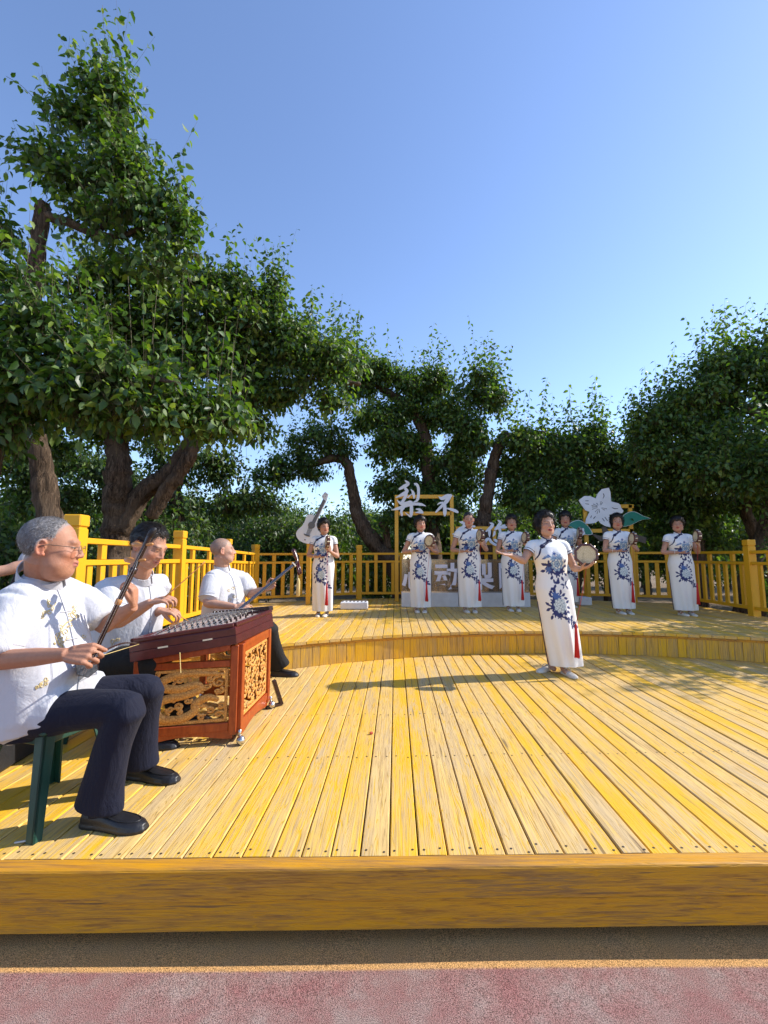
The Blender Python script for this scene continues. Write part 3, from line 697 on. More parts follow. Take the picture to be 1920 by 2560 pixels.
def sstep(x, a, b): t = np.clip((x - a) / (b - a), 0, 1); return t * t * (3 - 2 * t)
def smin(a, b, k): h = np.clip(.5 + .5 * (b - a) / k, 0, 1); return b * (1 - h) + a * h - k * h * (1 - h)
def smax(a, b, k): return -smin(-a, -b, k)
def sd_ell(P, c, r):
    q = P - np.array(c); r = np.array(r); k0 = np.linalg.norm(q / r, axis=1); k1 = np.linalg.norm(q / (r * r), axis=1); return k0 * (k0 - 1) / np.maximum(k1, 1e-6)
def sd_cap(P, a, b, ra, rb):
    a = np.array(a); b = np.array(b); d = b - a; t = np.clip(((P - a) @ d) / d.dot(d), 0, 1); return np.linalg.norm(P - a - t[:, None] * d, axis=1) - (ra + (rb - ra) * t)
def head_sdf(P, k):
    """k: dict of proportions. x right, y forward, z up; origin at ear height"""
    j = k.get('jaw', 1.0); f = k.get('full', 1.0)
    d = sd_ell(P, (0, -.014, .036), (.0755, .098, .088))
    d = smin(d, sd_ell(P, (0, .024, -.03), (.0635 * f, .072, .086)), .03)
    d = smin(d, sd_ell(P, (0, .052, -.088), (.040 * j, .034, .028)), .025)
    for s in (-1, 1):
        d = smin(d, sd_ell(P, (s * .041, .060, -.022), (.025 * f, .023, .021)), .018)
        d = smin(d, sd_ell(P, (s * .044 * f, .030, -.068), (.028 * f, .036, .032)), .022)
    d = smin(d, sd_cap(P, (-.036, .082, .026), (.036, .082, .026), .011, .011), .014)
    for s in (-1, 1):
        d = smax(d, -sd_ell(P, (s * .032, .105, .004), (.018, .017, .013)), .012)
        d = smin(d, sd_ell(P, (s * .032, .076, .004), (.0155, .0145, .0115)), .004)
        d = smin(d, sd_ell(P, (s * .033, .079, -.012), (.015, .010, .006)), .008)
    nz = k.get('nose', 1.0)
    d = smin(d, sd_cap(P, (0, .090, .018), (0, .090 + .0235 * nz, -.026), .0075, .0120), .010)
    for s in (-1, 1): d = smin(d, sd_ell(P, (s * .0135, .0995, -.030), (.0085, .0105, .0075)), .005)
    d = smin(d, sd_ell(P, (0, .0905, -.053), (.0255, .0125, .0070)), .006)
    d = smin(d, sd_ell(P, (0, .0895, -.067), (.021, .0125, .0080)), .006)
    if k.get('jowl'): d = smin(d, sd_ell(P, (0, .028, -.100), (.056, .050, .034)), .02)
    op = k.get('mouth', 0.0)
    d = smax(d, -sd_ell(P, (0, .108, -.0600), (.024, .012, .0016 + op)), .0025)
    d = smax(d, -sd_cap(P, (-.013, .112, -.078), (.013, .112, -.078), .010, .010), .008)
    return d
_HEADS = {}
def head_grid(k, nlat=72, nlon=110):
    key = (tuple(sorted(k.items())), nlat, nlon)
    if key in _HEADS: return _HEADS[key]
    th = np.linspace(.02, math.pi - .02, nlat); ph = np.arange(nlon) * 2 * math.pi / nlon
    T, Pp = np.meshgrid(th, ph, indexing='ij'); D = np.stack([np.sin(T) * np.sin(Pp), np.sin(T) * np.cos(Pp), np.cos(T)], -1).reshape(-1, 3)
    O = np.array([0, .008, -.008]); rs = np.linspace(.165, .04, 90); r = np.full(len(D), .08); prev = None; done = np.zeros(len(D), bool)
    for i, q in enumerate(rs):
        s = head_sdf(O + D * q, k)
        if prev is not None:
            hit = (~done) & (s < 0)
            t = prev[hit] / np.maximum(prev[hit] - s[hit], 1e-9); r[hit] = rs[i - 1] + (q - rs[i - 1]) * t; done |= hit
        prev = s
    _HEADS[key] = (O, D, r, nlat, nlon); return _HEADS[key]
def grid_faces(nlat, nlon, off=0):
    i = np.arange(nlat * nlon).reshape(nlat, nlon); n = np.roll(i, -1, 1)
    f = np.stack([i[:-1], i[1:], n[1:], n[:-1]], -1).reshape(-1, 4)
    caps = [tuple(i[0]), tuple(i[-1][::-1])]; return [tuple(q) for q in f] + caps
def frame(o, fwd, up=(0, 0, 1), s=1.0):
    """matrix of a head: local x right, y forward, z up"""
    f = unit(np.array(fwd, float)); u = np.array(up, float); r = unit(np.cross(f, u)); u = np.cross(r, f)
    return np.array(o, float), np.stack([r, f, u], 1) * s
def to_w(fr, P): return fr[0] + np.asarray(P) @ fr[1].T
def to_l(fr, P): return (np.asarray(P) - fr[0]) @ np.linalg.inv(fr[1]).T
def add_head(mb, fr, k):
    O, D, r, a, b = head_grid(k); mb.add(to_w(fr, O + D * r[:, None]), grid_faces(a, b))
    for s in (-1, 1):                                            # ears
        t = np.linspace(-.6, 4.2, 12); cy = -.012 + .016 * np.cos(t + 1.15); cz = .004 + .030 * np.sin(t + 1.15) - .004
        pts = [(s * (.079 + .010 * math.sin(max(0, min(math.pi, q + .4)) * .8)), y, z) for q, y, z in zip(t, cy, cz)]
        v, f = tube(pts, interp([.004, .0055, .0058, .0055, .006, .0065], 12), 8); mb.add(to_w(fr, v), f)
        v, f = ellipsoid((s * .078, -.011, -.002), (.006, .013, .025), 10); mb.add(to_w(fr, v), f)
        v, f = ellipsoid((s * .081, -.003, -.027), (.006, .008, .009), 8); mb.add(to_w(fr, v), f)
def hair_obj(fr, k, style, parent, mat, seed=1):
    O, D, r, a, b = head_grid(k); P = O + D * r[:, None]; az = np.arctan2(D[:, 0], D[:, 1])
    line = dict(grey=[(-.13, -.062), (-.06, -.052), (-.032, -.02), (-.012, .022), (.012, .028), (.024, .020), (.030, .058), (.042, .092), (.058, .112), (.1, .130)],
                black=[(-.13, -.07), (-.05, -.06), (-.03, -.02), (-.01, .03), (.02, .012), (.035, .035), (.05, .066), (.07, .082), (.1, .088)],
                bob=[(-.13, -.105), (-.02, -.10), (.005, -.085), (.028, -.05), (.04, .01), (.055, .058), (.08, .078), (.1, .08)],
                perm=[(-.13, -.085), (-.03, -.07), (-.008, -.03), (.015, -.02), (.035, .015), (.055, .043), (.08, .052), (.1, .055)],
                pulled=[(-.13, -.06), (-.03, -.05), (-.01, .005), (.02, .015), (.04, .042), (.06, .066), (.1, .078)])[style]
    T = dict(grey=.0045, black=.014, bob=.022, perm=.026, pulled=.014)[style]
    zb = np.interp(P[:, 1], [q[0] for q in line], [q[1] for q in line])
    m = sstep(P[:, 2] - zb + .008 * np.sin(az * 7 + seed) * (style != 'grey'), -.004, .034 if style == 'grey' else .024)
    n = fbm(P, seed + 3, (40, 90), (1, .6)); st = np.sin(az * 46 + 5 * fbm(P, seed, (14, 30), (1, .6)) + P[:, 2] * 60)
    t = T * (m * (1 + .22 * n + .10 * st)) - .006 * (1 - m)
    if style in ('bob', 'perm'): t += m * .008 * sstep(-P[:, 1], -.03, .05) + m * .007 * sstep(P[:, 2], .03, .11)
    if style == 'black': t += m * .004 * sstep(P[:, 2], .06, .12)
    V = to_w(fr, O + D * (r + t)[:, None])
    me = mesh_data('hair', V, grid_faces(a, b), True); ob = link('hair', me, mat, parent)
    q = rng(seed + 9); idx = np.where(m > .25)[0]; N_ = dict(grey=5200, black=2200, bob=1500, perm=1300, pulled=700)[style]; idx = q.choice(idx, N_)
    Lh = dict(grey=.011, black=.028, bob=.045, perm=.034, pulled=.02)[style] * q.uniform(.6, 1.3, N_); nrm = D[idx]           # fine strands that break the outline
    flow = np.array(dict(grey=(0, -.6, -.7), black=(0, -.2, -.5), bob=(0, 0, -1.), perm=(0, .1, -.5), pulled=(0, -1., 0))[style]) + q.normal(size=(N_, 3)) * .45
    flow = unit(flow - nrm * (flow * nrm).sum(1)[:, None]); p0 = O + D[idx] * (r[idx] + t[idx] - .002)[:, None] + q.normal(size=(N_, 3)) * .002
    lift = dict(grey=.16, black=.18, bob=.14, perm=.28, pulled=.10)[style]; p1 = p0 + flow * (Lh * .6)[:, None] + nrm * (Lh * lift)[:, None]; p2 = p1 + unit(flow - nrm * .3) * (Lh * .5)[:, None]
    sd = unit(np.cross(flow, nrm)) * dict(grey=.0009, black=.0016, bob=.0022, perm=.002, pulled=.0015)[style]
    VV = to_w(fr, np.stack([p0 - sd, p0 + sd, p1 + sd * .8, p1 - sd * .8, p2], 1).reshape(-1, 3)); k5 = np.arange(N_)[:, None] * 5
    FF = np.concatenate([k5 + w for w in ([0, 1, 2], [0, 2, 3], [3, 2, 4])], 1).reshape(-1, 3)
    st_ = link('hair_strands', np_mesh('hair_strands', VV, FF), MAT('strandgrey' if style == 'grey' else 'strandblack'), ob); st_['kind'] = 'stuff'
    return ob
def hand(mb, w, fd, pn, thumb, curl=(.25, .35, .3), s=1.0, spread=.06, th=(.6, .7, .3), per=None):
    """palm of four metacarpals, four unequal fingers, thumb from the side of the palm. returns finger tip points"""
    w = np.array(w, float); fd = unit(np.array(fd, float)); pn = np.array(pn, float); pn = unit(pn - fd * pn.dot(fd)); td = np.cross(fd, pn)
    if td.dot(np.array(thumb, float)) < 0: td = -td
    tips = []
    for i, (off, kn, ln) in enumerate(zip((.033, .011, -.0115, -.033), (.088, .091, .087, .079), (.072, .080, .074, .058))):
        k = w + fd * kn * s + td * off * s; mb.tube([w + td * off * .55 * s + fd * .004, w + fd * kn * .5 * s + td * off * .8 * s, k], [.0125 * s, .0135 * s, .0108 * s], 8)
        c = curl if per is None else per[i]; a = 0.0; p = k; pts = [k]; b = unit(fd + td * spread * (1.5 - i))
        for cc, fr_ in zip(c, (.5, .28, .22)):
            a += cc; p = p + (b * math.cos(a) + pn * math.sin(a)) * ln * fr_ * s; pts.append(p)
        mb.tube(spline(pts, 3), interp([.0090 * s, .0083 * s, .0076 * s, .0062 * s], 10), 8); tips.append(p)
    b = w + fd * .022 * s + td * .020 * s; d1 = unit(fd * th[0] + td * th[1] + pn * th[2]); p1 = b + d1 * .044 * s
    d2 = unit(fd * (th[0] + .25) + td * th[1] * .35 + pn * (th[2] + .15)); p2 = p1 + d2 * .032 * s; p3 = p2 + unit(d2 + fd * .2) * .025 * s
    mb.tube([b - d1 * .01, p1, p2, p3], [.0145 * s, .0122 * s, .0102 * s, .0078 * s], 8); tips.append(p3); return tips
def arm(mb, sh, el, wr, s=1.0, fem=False):
    sh, el, wr = map(np.array, (sh, el, wr)); r = [.047, .046, .040, .037, .041, .037, .026] if not fem else [.046, .045, .038, .034, .036, .031, .022]
    P = [sh, sh + (el - sh) * .35, sh + (el - sh) * .78, el, el + (wr - el) * .25, el + (wr - el) * .6, wr]; P = spline(P, 3); mb.tube(P, interp(r, len(P)) * s, 12)
def paint_skin(V, fr, k, base, ruddy=1.0, scalp=None, lips=(.42, .15, .12), brow=(.05, .035, .03), seed=1, browk=1.0):
    base = np.array(base); C = np.tile(base, (len(V), 1)); n = fbm(V, seed, (22, 60, 140), (1, .6, .4))
    C *= (1 + .07 * n)[:, None]; L = to_l(fr, V); inh = np.linalg.norm(L - [0, 0, .0], axis=1) < .17
    def blend(m, c):
        m = np.clip(m, 0, 1)[:, None] * inh[:, None]; C[:] = C * (1 - m) + np.array(c) * m
    ax = np.abs(L[:, 0]); fr_ = sstep(L[:, 1], .045, .065)
    blend(.55 * ruddy * np.exp(-((ax - .042) ** 2 + (L[:, 2] + .03) ** 2) / .0007) * fr_, base * [1.05, .72, .68])
    blend(.5 * ruddy * np.exp(-(ax ** 2 + (L[:, 2] + .026) ** 2) / .0002) * sstep(L[:, 1], .098, .104), base * [1.05, .74, .70])
    blend(.45 * ruddy * sstep(ax, .076, .082) * (np.abs(L[:, 1] + .01) < .03), base * [1.12, .62, .56])
    blend(.85 * ((ax / .026) ** 2 + ((L[:, 2] + .060) / .0125) ** 2 < 1) * sstep(L[:, 1], .082, .088), lips)
    blend(.95 * (ax < .019) * (np.abs(L[:, 2] + .0600) < .0018 + k.get('mouth', 0)) * (L[:, 1] > .075), (.06, .02, .02))
    bz = .0275 + .006 * np.clip((ax - .02) / .03, 0, 1) * (1 - np.clip((ax - .035) / .02, 0, 1))
    blend(.8 * browk * (ax > .014) * (ax < .052) * np.exp(-((L[:, 2] - bz) / .0042) ** 2) * (L[:, 1] > .05), brow)
    blend(.55 * np.exp(-((ax - .032) / .019) ** 2 - ((L[:, 2] - .004) / .011) ** 2) * fr_, base * .62)
    ex = ax - .032; eh = .0040 * (1 - np.clip(np.abs(ex) / .0150, 0, 1) ** 2) * k.get('eye', 1.0); ed = L[:, 2] - .0030
    blend(.9 * (np.abs(ed) < eh) * (L[:, 1] > .06), (.42, .34, .29)); blend(.97 * (np.abs(ed) < eh) * (np.abs(ex) < .0062) * (L[:, 1] > .06), (.015, .010, .008))
    blend(.9 * (np.abs(ed - eh) < .0014) * (np.abs(ex) < .0155) * (L[:, 1] > .06), (.03, .02, .018))
    blend(.5 * np.exp(-((ax - .031 - (L[:, 2] + .05) * -.35) / .004) ** 2) * (L[:, 2] < -.03) * (L[:, 2] > -.075) * fr_, base * .72)
    fl = np.zeros(len(V))
    for z0 in (.052, .064, .077): fl += np.exp(-((L[:, 2] - z0 - .004 * np.sin(L[:, 0] * 60 + z0 * 90)) / .0016) ** 2) * (ax < .045) * (L[:, 1] > .06)
    for s_ in (-1, 0, 1): fl += .8 * np.exp(-((L[:, 2] - .002 - s_ * (ax - .046) * .9) / .0014) ** 2) * (ax > .048) * (ax < .066) * (L[:, 1] > .03)
    fl += .6 * np.exp(-((L[:, 2] + .014 + (ax - .032) ** 2 * 12) / .002) ** 2) * (ax > .016) * (ax < .05) * fr_
    blend(.32 * fl * k.get('age', 1.0), base * .55)
    if scalp is not None:
        line = [(-.13, -.062), (-.06, -.052), (-.032, -.02), (-.012, .022), (.012, .03), (.03, .05), (.05, .085), (.07, .105), (.1, .12)]
        zb = np.interp(L[:, 1], [q[0] for q in line], [q[1] for q in line]); blend(.75 * sstep(L[:, 2] - zb, -.006, .02) * (1 + .3 * n), scalp)
    return C
def loft(rings, n=40, sup=2.3):
    """rings: (centre, half-width vector, half-depth vector) -> closed tube of super-ellipses"""
    a = np.arange(n) * 2 * math.pi / n; ca, sa = np.cos(a), np.sin(a); e = 2 / sup; X = np.sign(ca) * np.abs(ca) ** e; Z = np.sign(sa) * np.abs(sa) ** e
    V = np.concatenate([np.array(c, float) + np.outer(X, u) + np.outer(Z, w) for c, u, w in rings]); f = grid_faces(len(rings), n); return V, f
def shoe(mb, heel, toe, w=.085, h=.062, z=None, sole=True):
    heel = np.array(heel, float); toe = np.array(toe, float); z = heel[2]; d = toe - heel; L = np.linalg.norm(d); d = d / L; s = np.array([d[1], -d[0], 0])
    prof = [(0, .55, .80), (.05, .72, 1.12), (.18, .78, 1.18), (.34, .76, 1.02), (.5, .88, .86), (.66, 1.0, .72), (.8, .98, .64), (.92, .76, .54), (1.0, .38, .40)]
    v = []; n = 14
    for t, ww, hh in prof:
        c = heel + d * L * t
        for j in range(n):
            a = -math.pi / 2 + 2 * math.pi * j / n; x = math.cos(a); y = math.sin(a); yy = (max(y, -.62) + .62) / 1.62
            v.append(c + s * (math.copysign(abs(x) ** .8, x) * w / 2 * ww) + np.array([0, 0, yy * h * hh + .004]))
    mb.add(v, grid_faces(len(prof), n))
    if sole:
        v = []
        for t, ww, hh in prof:
            for q, zz in ((-1, 0), (1, 0), (1, .014), (-1, .014)): v.append(heel + d * (L * (t * 1.03 - .012)) + s * (q * w / 2 * ww * 1.06) + np.array([0, 0, zz]))
        mb.add(v, grid_faces(len(prof), 4))
def wrinkle(V, N, amp, seed, stretch=(1, 1, .45), freqs=(5, 10, 19), amps=(1, .7, .35)):
    n = fbm(V, seed, freqs, amps, stretch); r = 1 - 2 * np.abs(fbm(V, seed + 50, (5, 11), (1, .6), stretch)); return V + N * (amp * (.55 * n + .45 * r))[:, None]
def cloth_obj(name, mb, voxel, mat, parent, amp, seed, smooth=6, stretch=(1, 1, .45), keep=None):
    V, Fc, N = remesh(mb, voxel, smooth); V = wrinkle(V, N, amp, seed, stretch)
    o = link(name, np_mesh(name, V, Fc, True), mat, parent)
    if keep is not None: keep[name] = BVHTree.FromPolygons([tuple(p) for p in V], [tuple(q) for q in Fc])
    return o
def on_surface(bvh, p, off=.002):
    p = Vector(p); q, n, i, d = bvh.find_nearest(p); n = -n if d > 1e-5 and (p - q).dot(n) < 0 else n; return np.array(q) + np.array(n) * off
def hit_from(bvh, p, d, off=.002):
    d = Vector(d).normalized(); q, n, i, dist = bvh.ray_cast(Vector(p), d)
    if q is None: return on_surface(bvh, p, off)
    n = -n if n.dot(d) > 0 else n; return np.array(q) + np.array(n) * off
def cast(bvh, x, y, off=.002):
    d = Vector(ray(x, y)).normalized(); q, n, i, dist = bvh.ray_cast(Vector(CAM), d)
    return None if q is None else np.array(q) + np.array(n) * off
# ------------------------------------------------------------------ cloth, skin and hair materials
def mat_skin(name='skin', rough=.54):
    n = NT(name); a = n.n('VertexColor', layer_name='Col'); c = n.coords('Object'); f = n.noise(c, 260, 4, .6)
    col = n.mix(.22, a.outputs[0], n.mix(1.0, a.outputs[0], n.ramp(n.noise(c, 60, 5, .6), [(.3, .75), (.7, 1.25)]), 'MULTIPLY'))
    n.bsdf(col, rough, n.math('ADD', f, n.noise(c, 90, 4)), .4, .003, .35, **{'Subsurface Weight': .10, 'Subsurface Radius': (.012, .005, .003), 'Subsurface Scale': .5}); return n.m
def fabric(name, col, rough=.85, wr=.25, weave=900, sheen=.15, wscale=14, var=.06, wd=.012):
    n = NT(name); c = n.coords('Object'); w = n.noise(n.coords('Object', (1, 1, .5)), wscale, 4, .6, .9); f = n.noise(c, weave, 2)
    k = n.noise(c, 6, 4); cc = n.mix(k, [x * (1 - var) for x in col], [min(1, x * (1 + var)) for x in col])
    n.bsdf(cc, rough, n.math('ADD', w, n.math('MULTIPLY', f, .06)), wr, wd, .3, **{'Sheen Weight': sheen}); return n.m
def mat_whiteshirt(): return fabric('whiteshirt', (.53, .53, .56), .8, .6, wscale=8, wd=.028)
def mat_navy(): return fabric('navy', (.0045, .006, .019), .8, .7, wscale=9, sheen=.03, wd=.025)
def mat_blacktrouser(): return fabric('blacktrouser', (.008, .0075, .008), .8, .7, wscale=9, sheen=.03, wd=.02)
def mat_hairblack():
    n = NT('hairblack'); c = n.coords('Object', (1, 1, .25)); a = n.noise(c, 240, 3, .6); n.bsdf(n.ramp(a, [(.3, (.006, .005, .005)), (.75, (.030, .022, .018))]), .42, a, .8, .004, .5); return n.m
def mat_hairgrey():
    n = NT('hairgrey'); c = n.coords('Object', (1, 1, .35)); a = n.noise(c, 210, 4, .7, .6); b = n.noise(n.coords('Object'), 12, 3)
    col = n.ramp(a, [(.28, (.13, .12, .12)), (.5, (.20, .187, .185)), (.72, (.30, .285, .28))]); col = n.mix(n.ramp(b, [(.45, 0), (.7, .6)]), col, (.10, .085, .08)); n.bsdf(col, .6, a, 1.0, .006, .4); return n.m
def strand_mat(name, stops):
    n = NT(name); g = n.n('NewGeometry'); n.bsdf(n.ramp(g.outputs['Random Per Island'], stops), .45, spec=.4); return n.m
def mat_strandgrey(): return strand_mat('strandgrey', [(0, (.09, .082, .08)), (.45, (.19, .178, .175)), (1, (.38, .365, .355))])
def mat_strandblack(): return strand_mat('strandblack', [(0, (.006, .005, .005)), (.7, (.016, .012, .010)), (1, (.045, .03, .024))])
def mat_leather():
    n = NT('leather'); c = n.coords('Object'); a = n.noise(c, 45, 5, .65); n.bsdf((.012, .011, .012), .42, a, .35, .004, .5); return n.m
def mat_gold(): return simple('gold', (.62, .48, .22), .6, .2, 60, .3)
def mat_creamshoe(): return simple('creamshoe', (.66, .60, .50), .5)
def mat_navypiping(): return simple('navypiping', (.012, .016, .07), .7)
# ================================================================== THE THREE SEATED MUSICIANS
SKIN_M = (.41, .19, .112); HEAD_M = dict(full=1.06, jaw=1.05)
def V3(p): return np.array(p, float)
def seated_man(label, J, hk, style, skin, trouser, seed, voxel=.0045, group=None, hairmat='hairblack', scalp=None, shoes='leather', lap=True, browk=1.0, size=1.0, belly=1.0):
    base = (float(J['hip'][0]), float(J['hip'][1]), DZ); root = thing('person', label, 'person', base, group); keep = {}
    fr = frame(J['head'], J['face'], J.get('headup', (0, 0, 1)), J.get('hs', 1.0)); SR, SL = V3(J['SR']), V3(J['SL']); NB = V3(J['neck']); hip = V3(J['hip'])
    side = unit(SL - SR); up = unit(NB - hip); fwd = unit(np.cross(side, up)); fwd = fwd if fwd[:2].dot(V3(J['face'])[:2]) > 0 else -fwd
    if 'bodyfwd' in J: fwd = unit(V3(J['bodyfwd'])); 
    # ---- skin: head, neck, arms, hands, inner trunk, ankles: one surface
    mb = MB(); add_head(mb, fr, hk)
    hb = to_w(fr, [(0, -.025, -.045)])[0]; mb.tube([NB - up * .03 - fwd * .01, NB + (hb - NB) * .4, hb, to_w(fr, [(0, -.015, .0)])[0]], [.055 * size, .067 * size, .064 * size, .05 * size], 16)
    mb.tube([hip, hip + (NB - hip) * .4, NB - up * .06], [.11, .11, .09], 14); mb.tube([SR, (SR + SL) / 2 - up * .035 - fwd * .02, SL], [.040, .05, .040], 10)
    for sd in 'RL':
        arm(mb, J['S' + sd], J['E' + sd], J['W' + sd], J.get('arm', 1.0)); h = J['H' + sd]; J['tips' + sd] = hand(mb, J['W' + sd], *h[:3], **(h[3] if len(h) > 3 else {}))
        a = V3(J['A' + sd]); k_ = V3(J['K' + sd]); H_ = hip + side * (.09 if sd == 'L' else -.09); mb.tube([hip, H_, k_, a], [.07, .06, .045, .034], 10)
        pass
    V, Fc, N = remesh(mb, voxel, 3); me = np_mesh('body', V, Fc, True); set_col(me, paint_skin(V, fr, hk, skin, scalp=scalp, seed=seed, browk=browk, brow=J.get('brow', (.05, .035, .03)))); link('body', me, MAT('skin'), root)
    if style: hair_obj(fr, hk, style, root, MAT(hairmat), seed)
    # ---- shirt
    mb = MB(); C = lambda t: hip + (NB - hip) * t
    rr = [(-.10, .205, .150, .02), (0.0, .212, .165 * belly, .02), (.25, .205, .165 * belly, .03), (.48, .198, .150, .02), (.68, .200, .132, .01), (.82, .195, .108, 0), (.93, .150, .078, -.005), (1.0, .085, .066, 0), (1.04, .062, .058, .0)]
    Vt, ft = loft([(C(t) + fwd * o, side * w * size, fwd * d * size) for t, w, d, o in rr], 44, 2.25); mb.add(Vt, ft)
    for sd, sg in (('R', -1), ('L', 1)):
        S_, E_ = V3(J['S' + sd]), V3(J['E' + sd]); e = S_ + (E_ - S_) * J.get('slv', .78)
        mb.tube([NB - up * .055 + side * sg * .05, (NB - up * .05 + S_) / 2 + up * .012, S_ + up * .005], [.06, .066 * size, .070 * size], 14)
        mb.tube([S_ - (E_ - S_) * .08, S_ + (e - S_) * .4, S_ + (e - S_) * .8, e], np.array([.072, .080, .085, .088]) * size, 18)
        ed = unit(E_ - S_); MB().tube([e - ed * .030, e - ed * .024], .0905 * size, 22, cap=False).tube([e - ed * .002, e + ed * .006], .0885 * size, 22, cap=False).build('sleeve_hem', MAT('whiteshirt'), root, True)
    if lap:
        for sg, K in ((-1, J['KR']), (1, J['KL'])):
            a = hip + side * sg * .10 + V3((0, 0, .02)); q = a + (V3(K) - a) * J.get('lapk', .42); mb.tube([a, (a + q) / 2 + [0, 0, .012], q + [0, 0, .0]], [(.115, .115), (.118, .105), (.105, .088)], 16)
    cloth_obj('shirt', mb, max(voxel, .0055), MAT('whiteshirt'), root, .021, seed + 7, keep=keep, smooth=7, stretch=(1, 1, .42))
    # stand collar
    cu = unit(hb - NB); o = NB + cu * .022; sv = unit(side - cu * side.dot(cu)); fv = unit(np.cross(cu, sv)); v = []; n = 40; gap = .10
    ang0 = math.atan2(fwd.dot(fv), fwd.dot(sv))
    for i in range(n):
        q = ang0 + gap + (2 * math.pi - 2 * gap) * i / (n - 1); dr = math.cos(q) * sv + math.sin(q) * fv; fdrop = .022 * max(0, math.cos(q - ang0))
        for rr_, z in ((.080 * J.get('col', 1), -.014), (.074 * J.get('col', 1), .036 * J.get('col', 1)), (.0705 * J.get('col', 1), .036 * J.get('col', 1)), (.076 * J.get('col', 1), -.014)): v.append(o + dr * rr_ * size + cu * (z - fdrop))
    f = [(i * 4 + j, i * 4 + (j + 1) % 4, (i + 1) * 4 + (j + 1) % 4, (i + 1) * 4 + j) for i in range(n - 1) for j in range(4)] + [(0, 1, 2, 3), tuple(range(4 * n - 1, 4 * n - 5, -1))]
    link('collar', mesh_data('collar', v, f, False), MAT('whiteshirt'), root)
    # front placket and knotted frog buttons
    pl = [hit_from(keep['shirt'], C(t) + fwd * .6, -fwd, .003) for t in np.linspace(.93, .05, 14)]
    mb = MB().tube(spline(pl, 3), .0022, 5); mb.build('placket', MAT('whiteshirt'), root, True)
    for t in (.93, .72, .51, .30, .10):
        p = hit_from(keep['shirt'], C(t) + fwd * .6, -fwd, .003); b_ = MB().ell(p, (.006, .006, .006), 8)
        for sg in (-1, 1): b_.tube([p, on_surface(keep['shirt'], p + side * sg * .03, .002)], [.0032, .0026], 5)
        b_.build('frog_button', MAT('whiteshirt'), root, True)
    # ---- trousers
    mb = MB(); mb.add(*loft([(hip + V3((0, 0, z)) + fwd * .0, side * w, unit(V3((fwd[0], fwd[1], 0))) * d) for z, w, d in ((-.085, .17, .15), (-.03, .19, .16), (.06, .185, .15), (.12, .17, .13))], 30))
    for sd, sg in (('R', -1), ('L', 1)):
        a = hip + side * sg * .10; k_ = V3(J['K' + sd]); an = V3(J['A' + sd]); hem = an + (k_ - an) * J.get('hem', -.02)
        tf = unit(V3(J['toe' + sd]) - V3(J['heel' + sd]))
        mb.tube(spline([a, a + (k_ - a) * .5 + [0, 0, .005], k_ - unit(k_ - a) * .02, k_ + (an - k_) * .10 + tf * .008], 4), interp([.102, .090, .076, .073], 13), 18)
        mb.tube(spline([k_ + [0, 0, .0], k_ + (hem - k_) * .35 - tf * .01, k_ + (hem - k_) * .75 - tf * .005, hem + tf * .012], 4), interp([(.076, .076), (.074, .080), (.078, .092), (.084, .108)], 13), 18, side=np.cross(tf, [0, 0, 1]))
    cloth_obj('trousers', mb, .007, MAT(trouser), root, .013, seed + 17, keep=keep, smooth=6, stretch=(1, 1, .5))
    for sd in 'RL':
        mb = MB(); hl, to = V3(J['heel' + sd]), V3(J['toe' + sd]); shoe(mb, hl, to, .098, .066); V, Fc, N = remesh(mb, .005, 3); V[:, 2] = np.maximum(V[:, 2], hl[2] + .0005)
        s_ = link('shoe', np_mesh('shoe', V, Fc, True), MAT(shoes), root); L = to - hl; sdv = unit(np.cross(L, [0, 0, 1]))
        w_ = MB(); bv = BVHTree.FromPolygons([tuple(p) for p in V], [tuple(q) for q in Fc]); pts = []
        for q in np.linspace(-2.4, 2.4, 15): pts.append(on_surface(bv, hl + L * (.62 + .30 * math.cos(q)) + sdv * (.040 * math.sin(q)) + [0, 0, .06 - .012 * math.cos(q)], .001))
        w_.tube(spline(pts, 2), .0028, 5); w_.build('shoe_seam', MAT(shoes), s_, True)
        an = V3(J['A' + sd]); mb = MB().tube([hl + L * .26 + [0, 0, .05], an + [0, 0, .05]], [.046, .047], 14); mb.build('sock', MAT(trouser), root, True)
    return root, fr, keep
def embroider(root, bvh, strokes, mat='gold', r=.0020, name='embroidery'):
    mb = MB()
    for st in strokes:
        P = [cast(bvh, x, y, .0015) for x, y in spline(np.array(st, float), 3)]; P = [p for p in P if p is not None]; run = []
        for p in P + [None]:
            if p is not None and (not run or np.linalg.norm(p - run[-1]) < .05): run.append(p)
            else:
                if len(run) > 2: mb.tube(run, r, 4)
                run = [p] if p is not None else []
    if mb.v: mb.build(name, MAT(mat), root, True)['kind'] = 'stuff'
def scroll(cx, cy, r, turns=1.3, a0=0., sgn=1, asp=1.0):
    t = np.linspace(0, 1, 9); a = a0 + sgn * t * turns * 6.28; return [(cx + r * (1 - .85 * q) * math.cos(b), cy + r * (1 - .85 * q) * math.sin(b) * asp) for q, b in zip(t, a)]
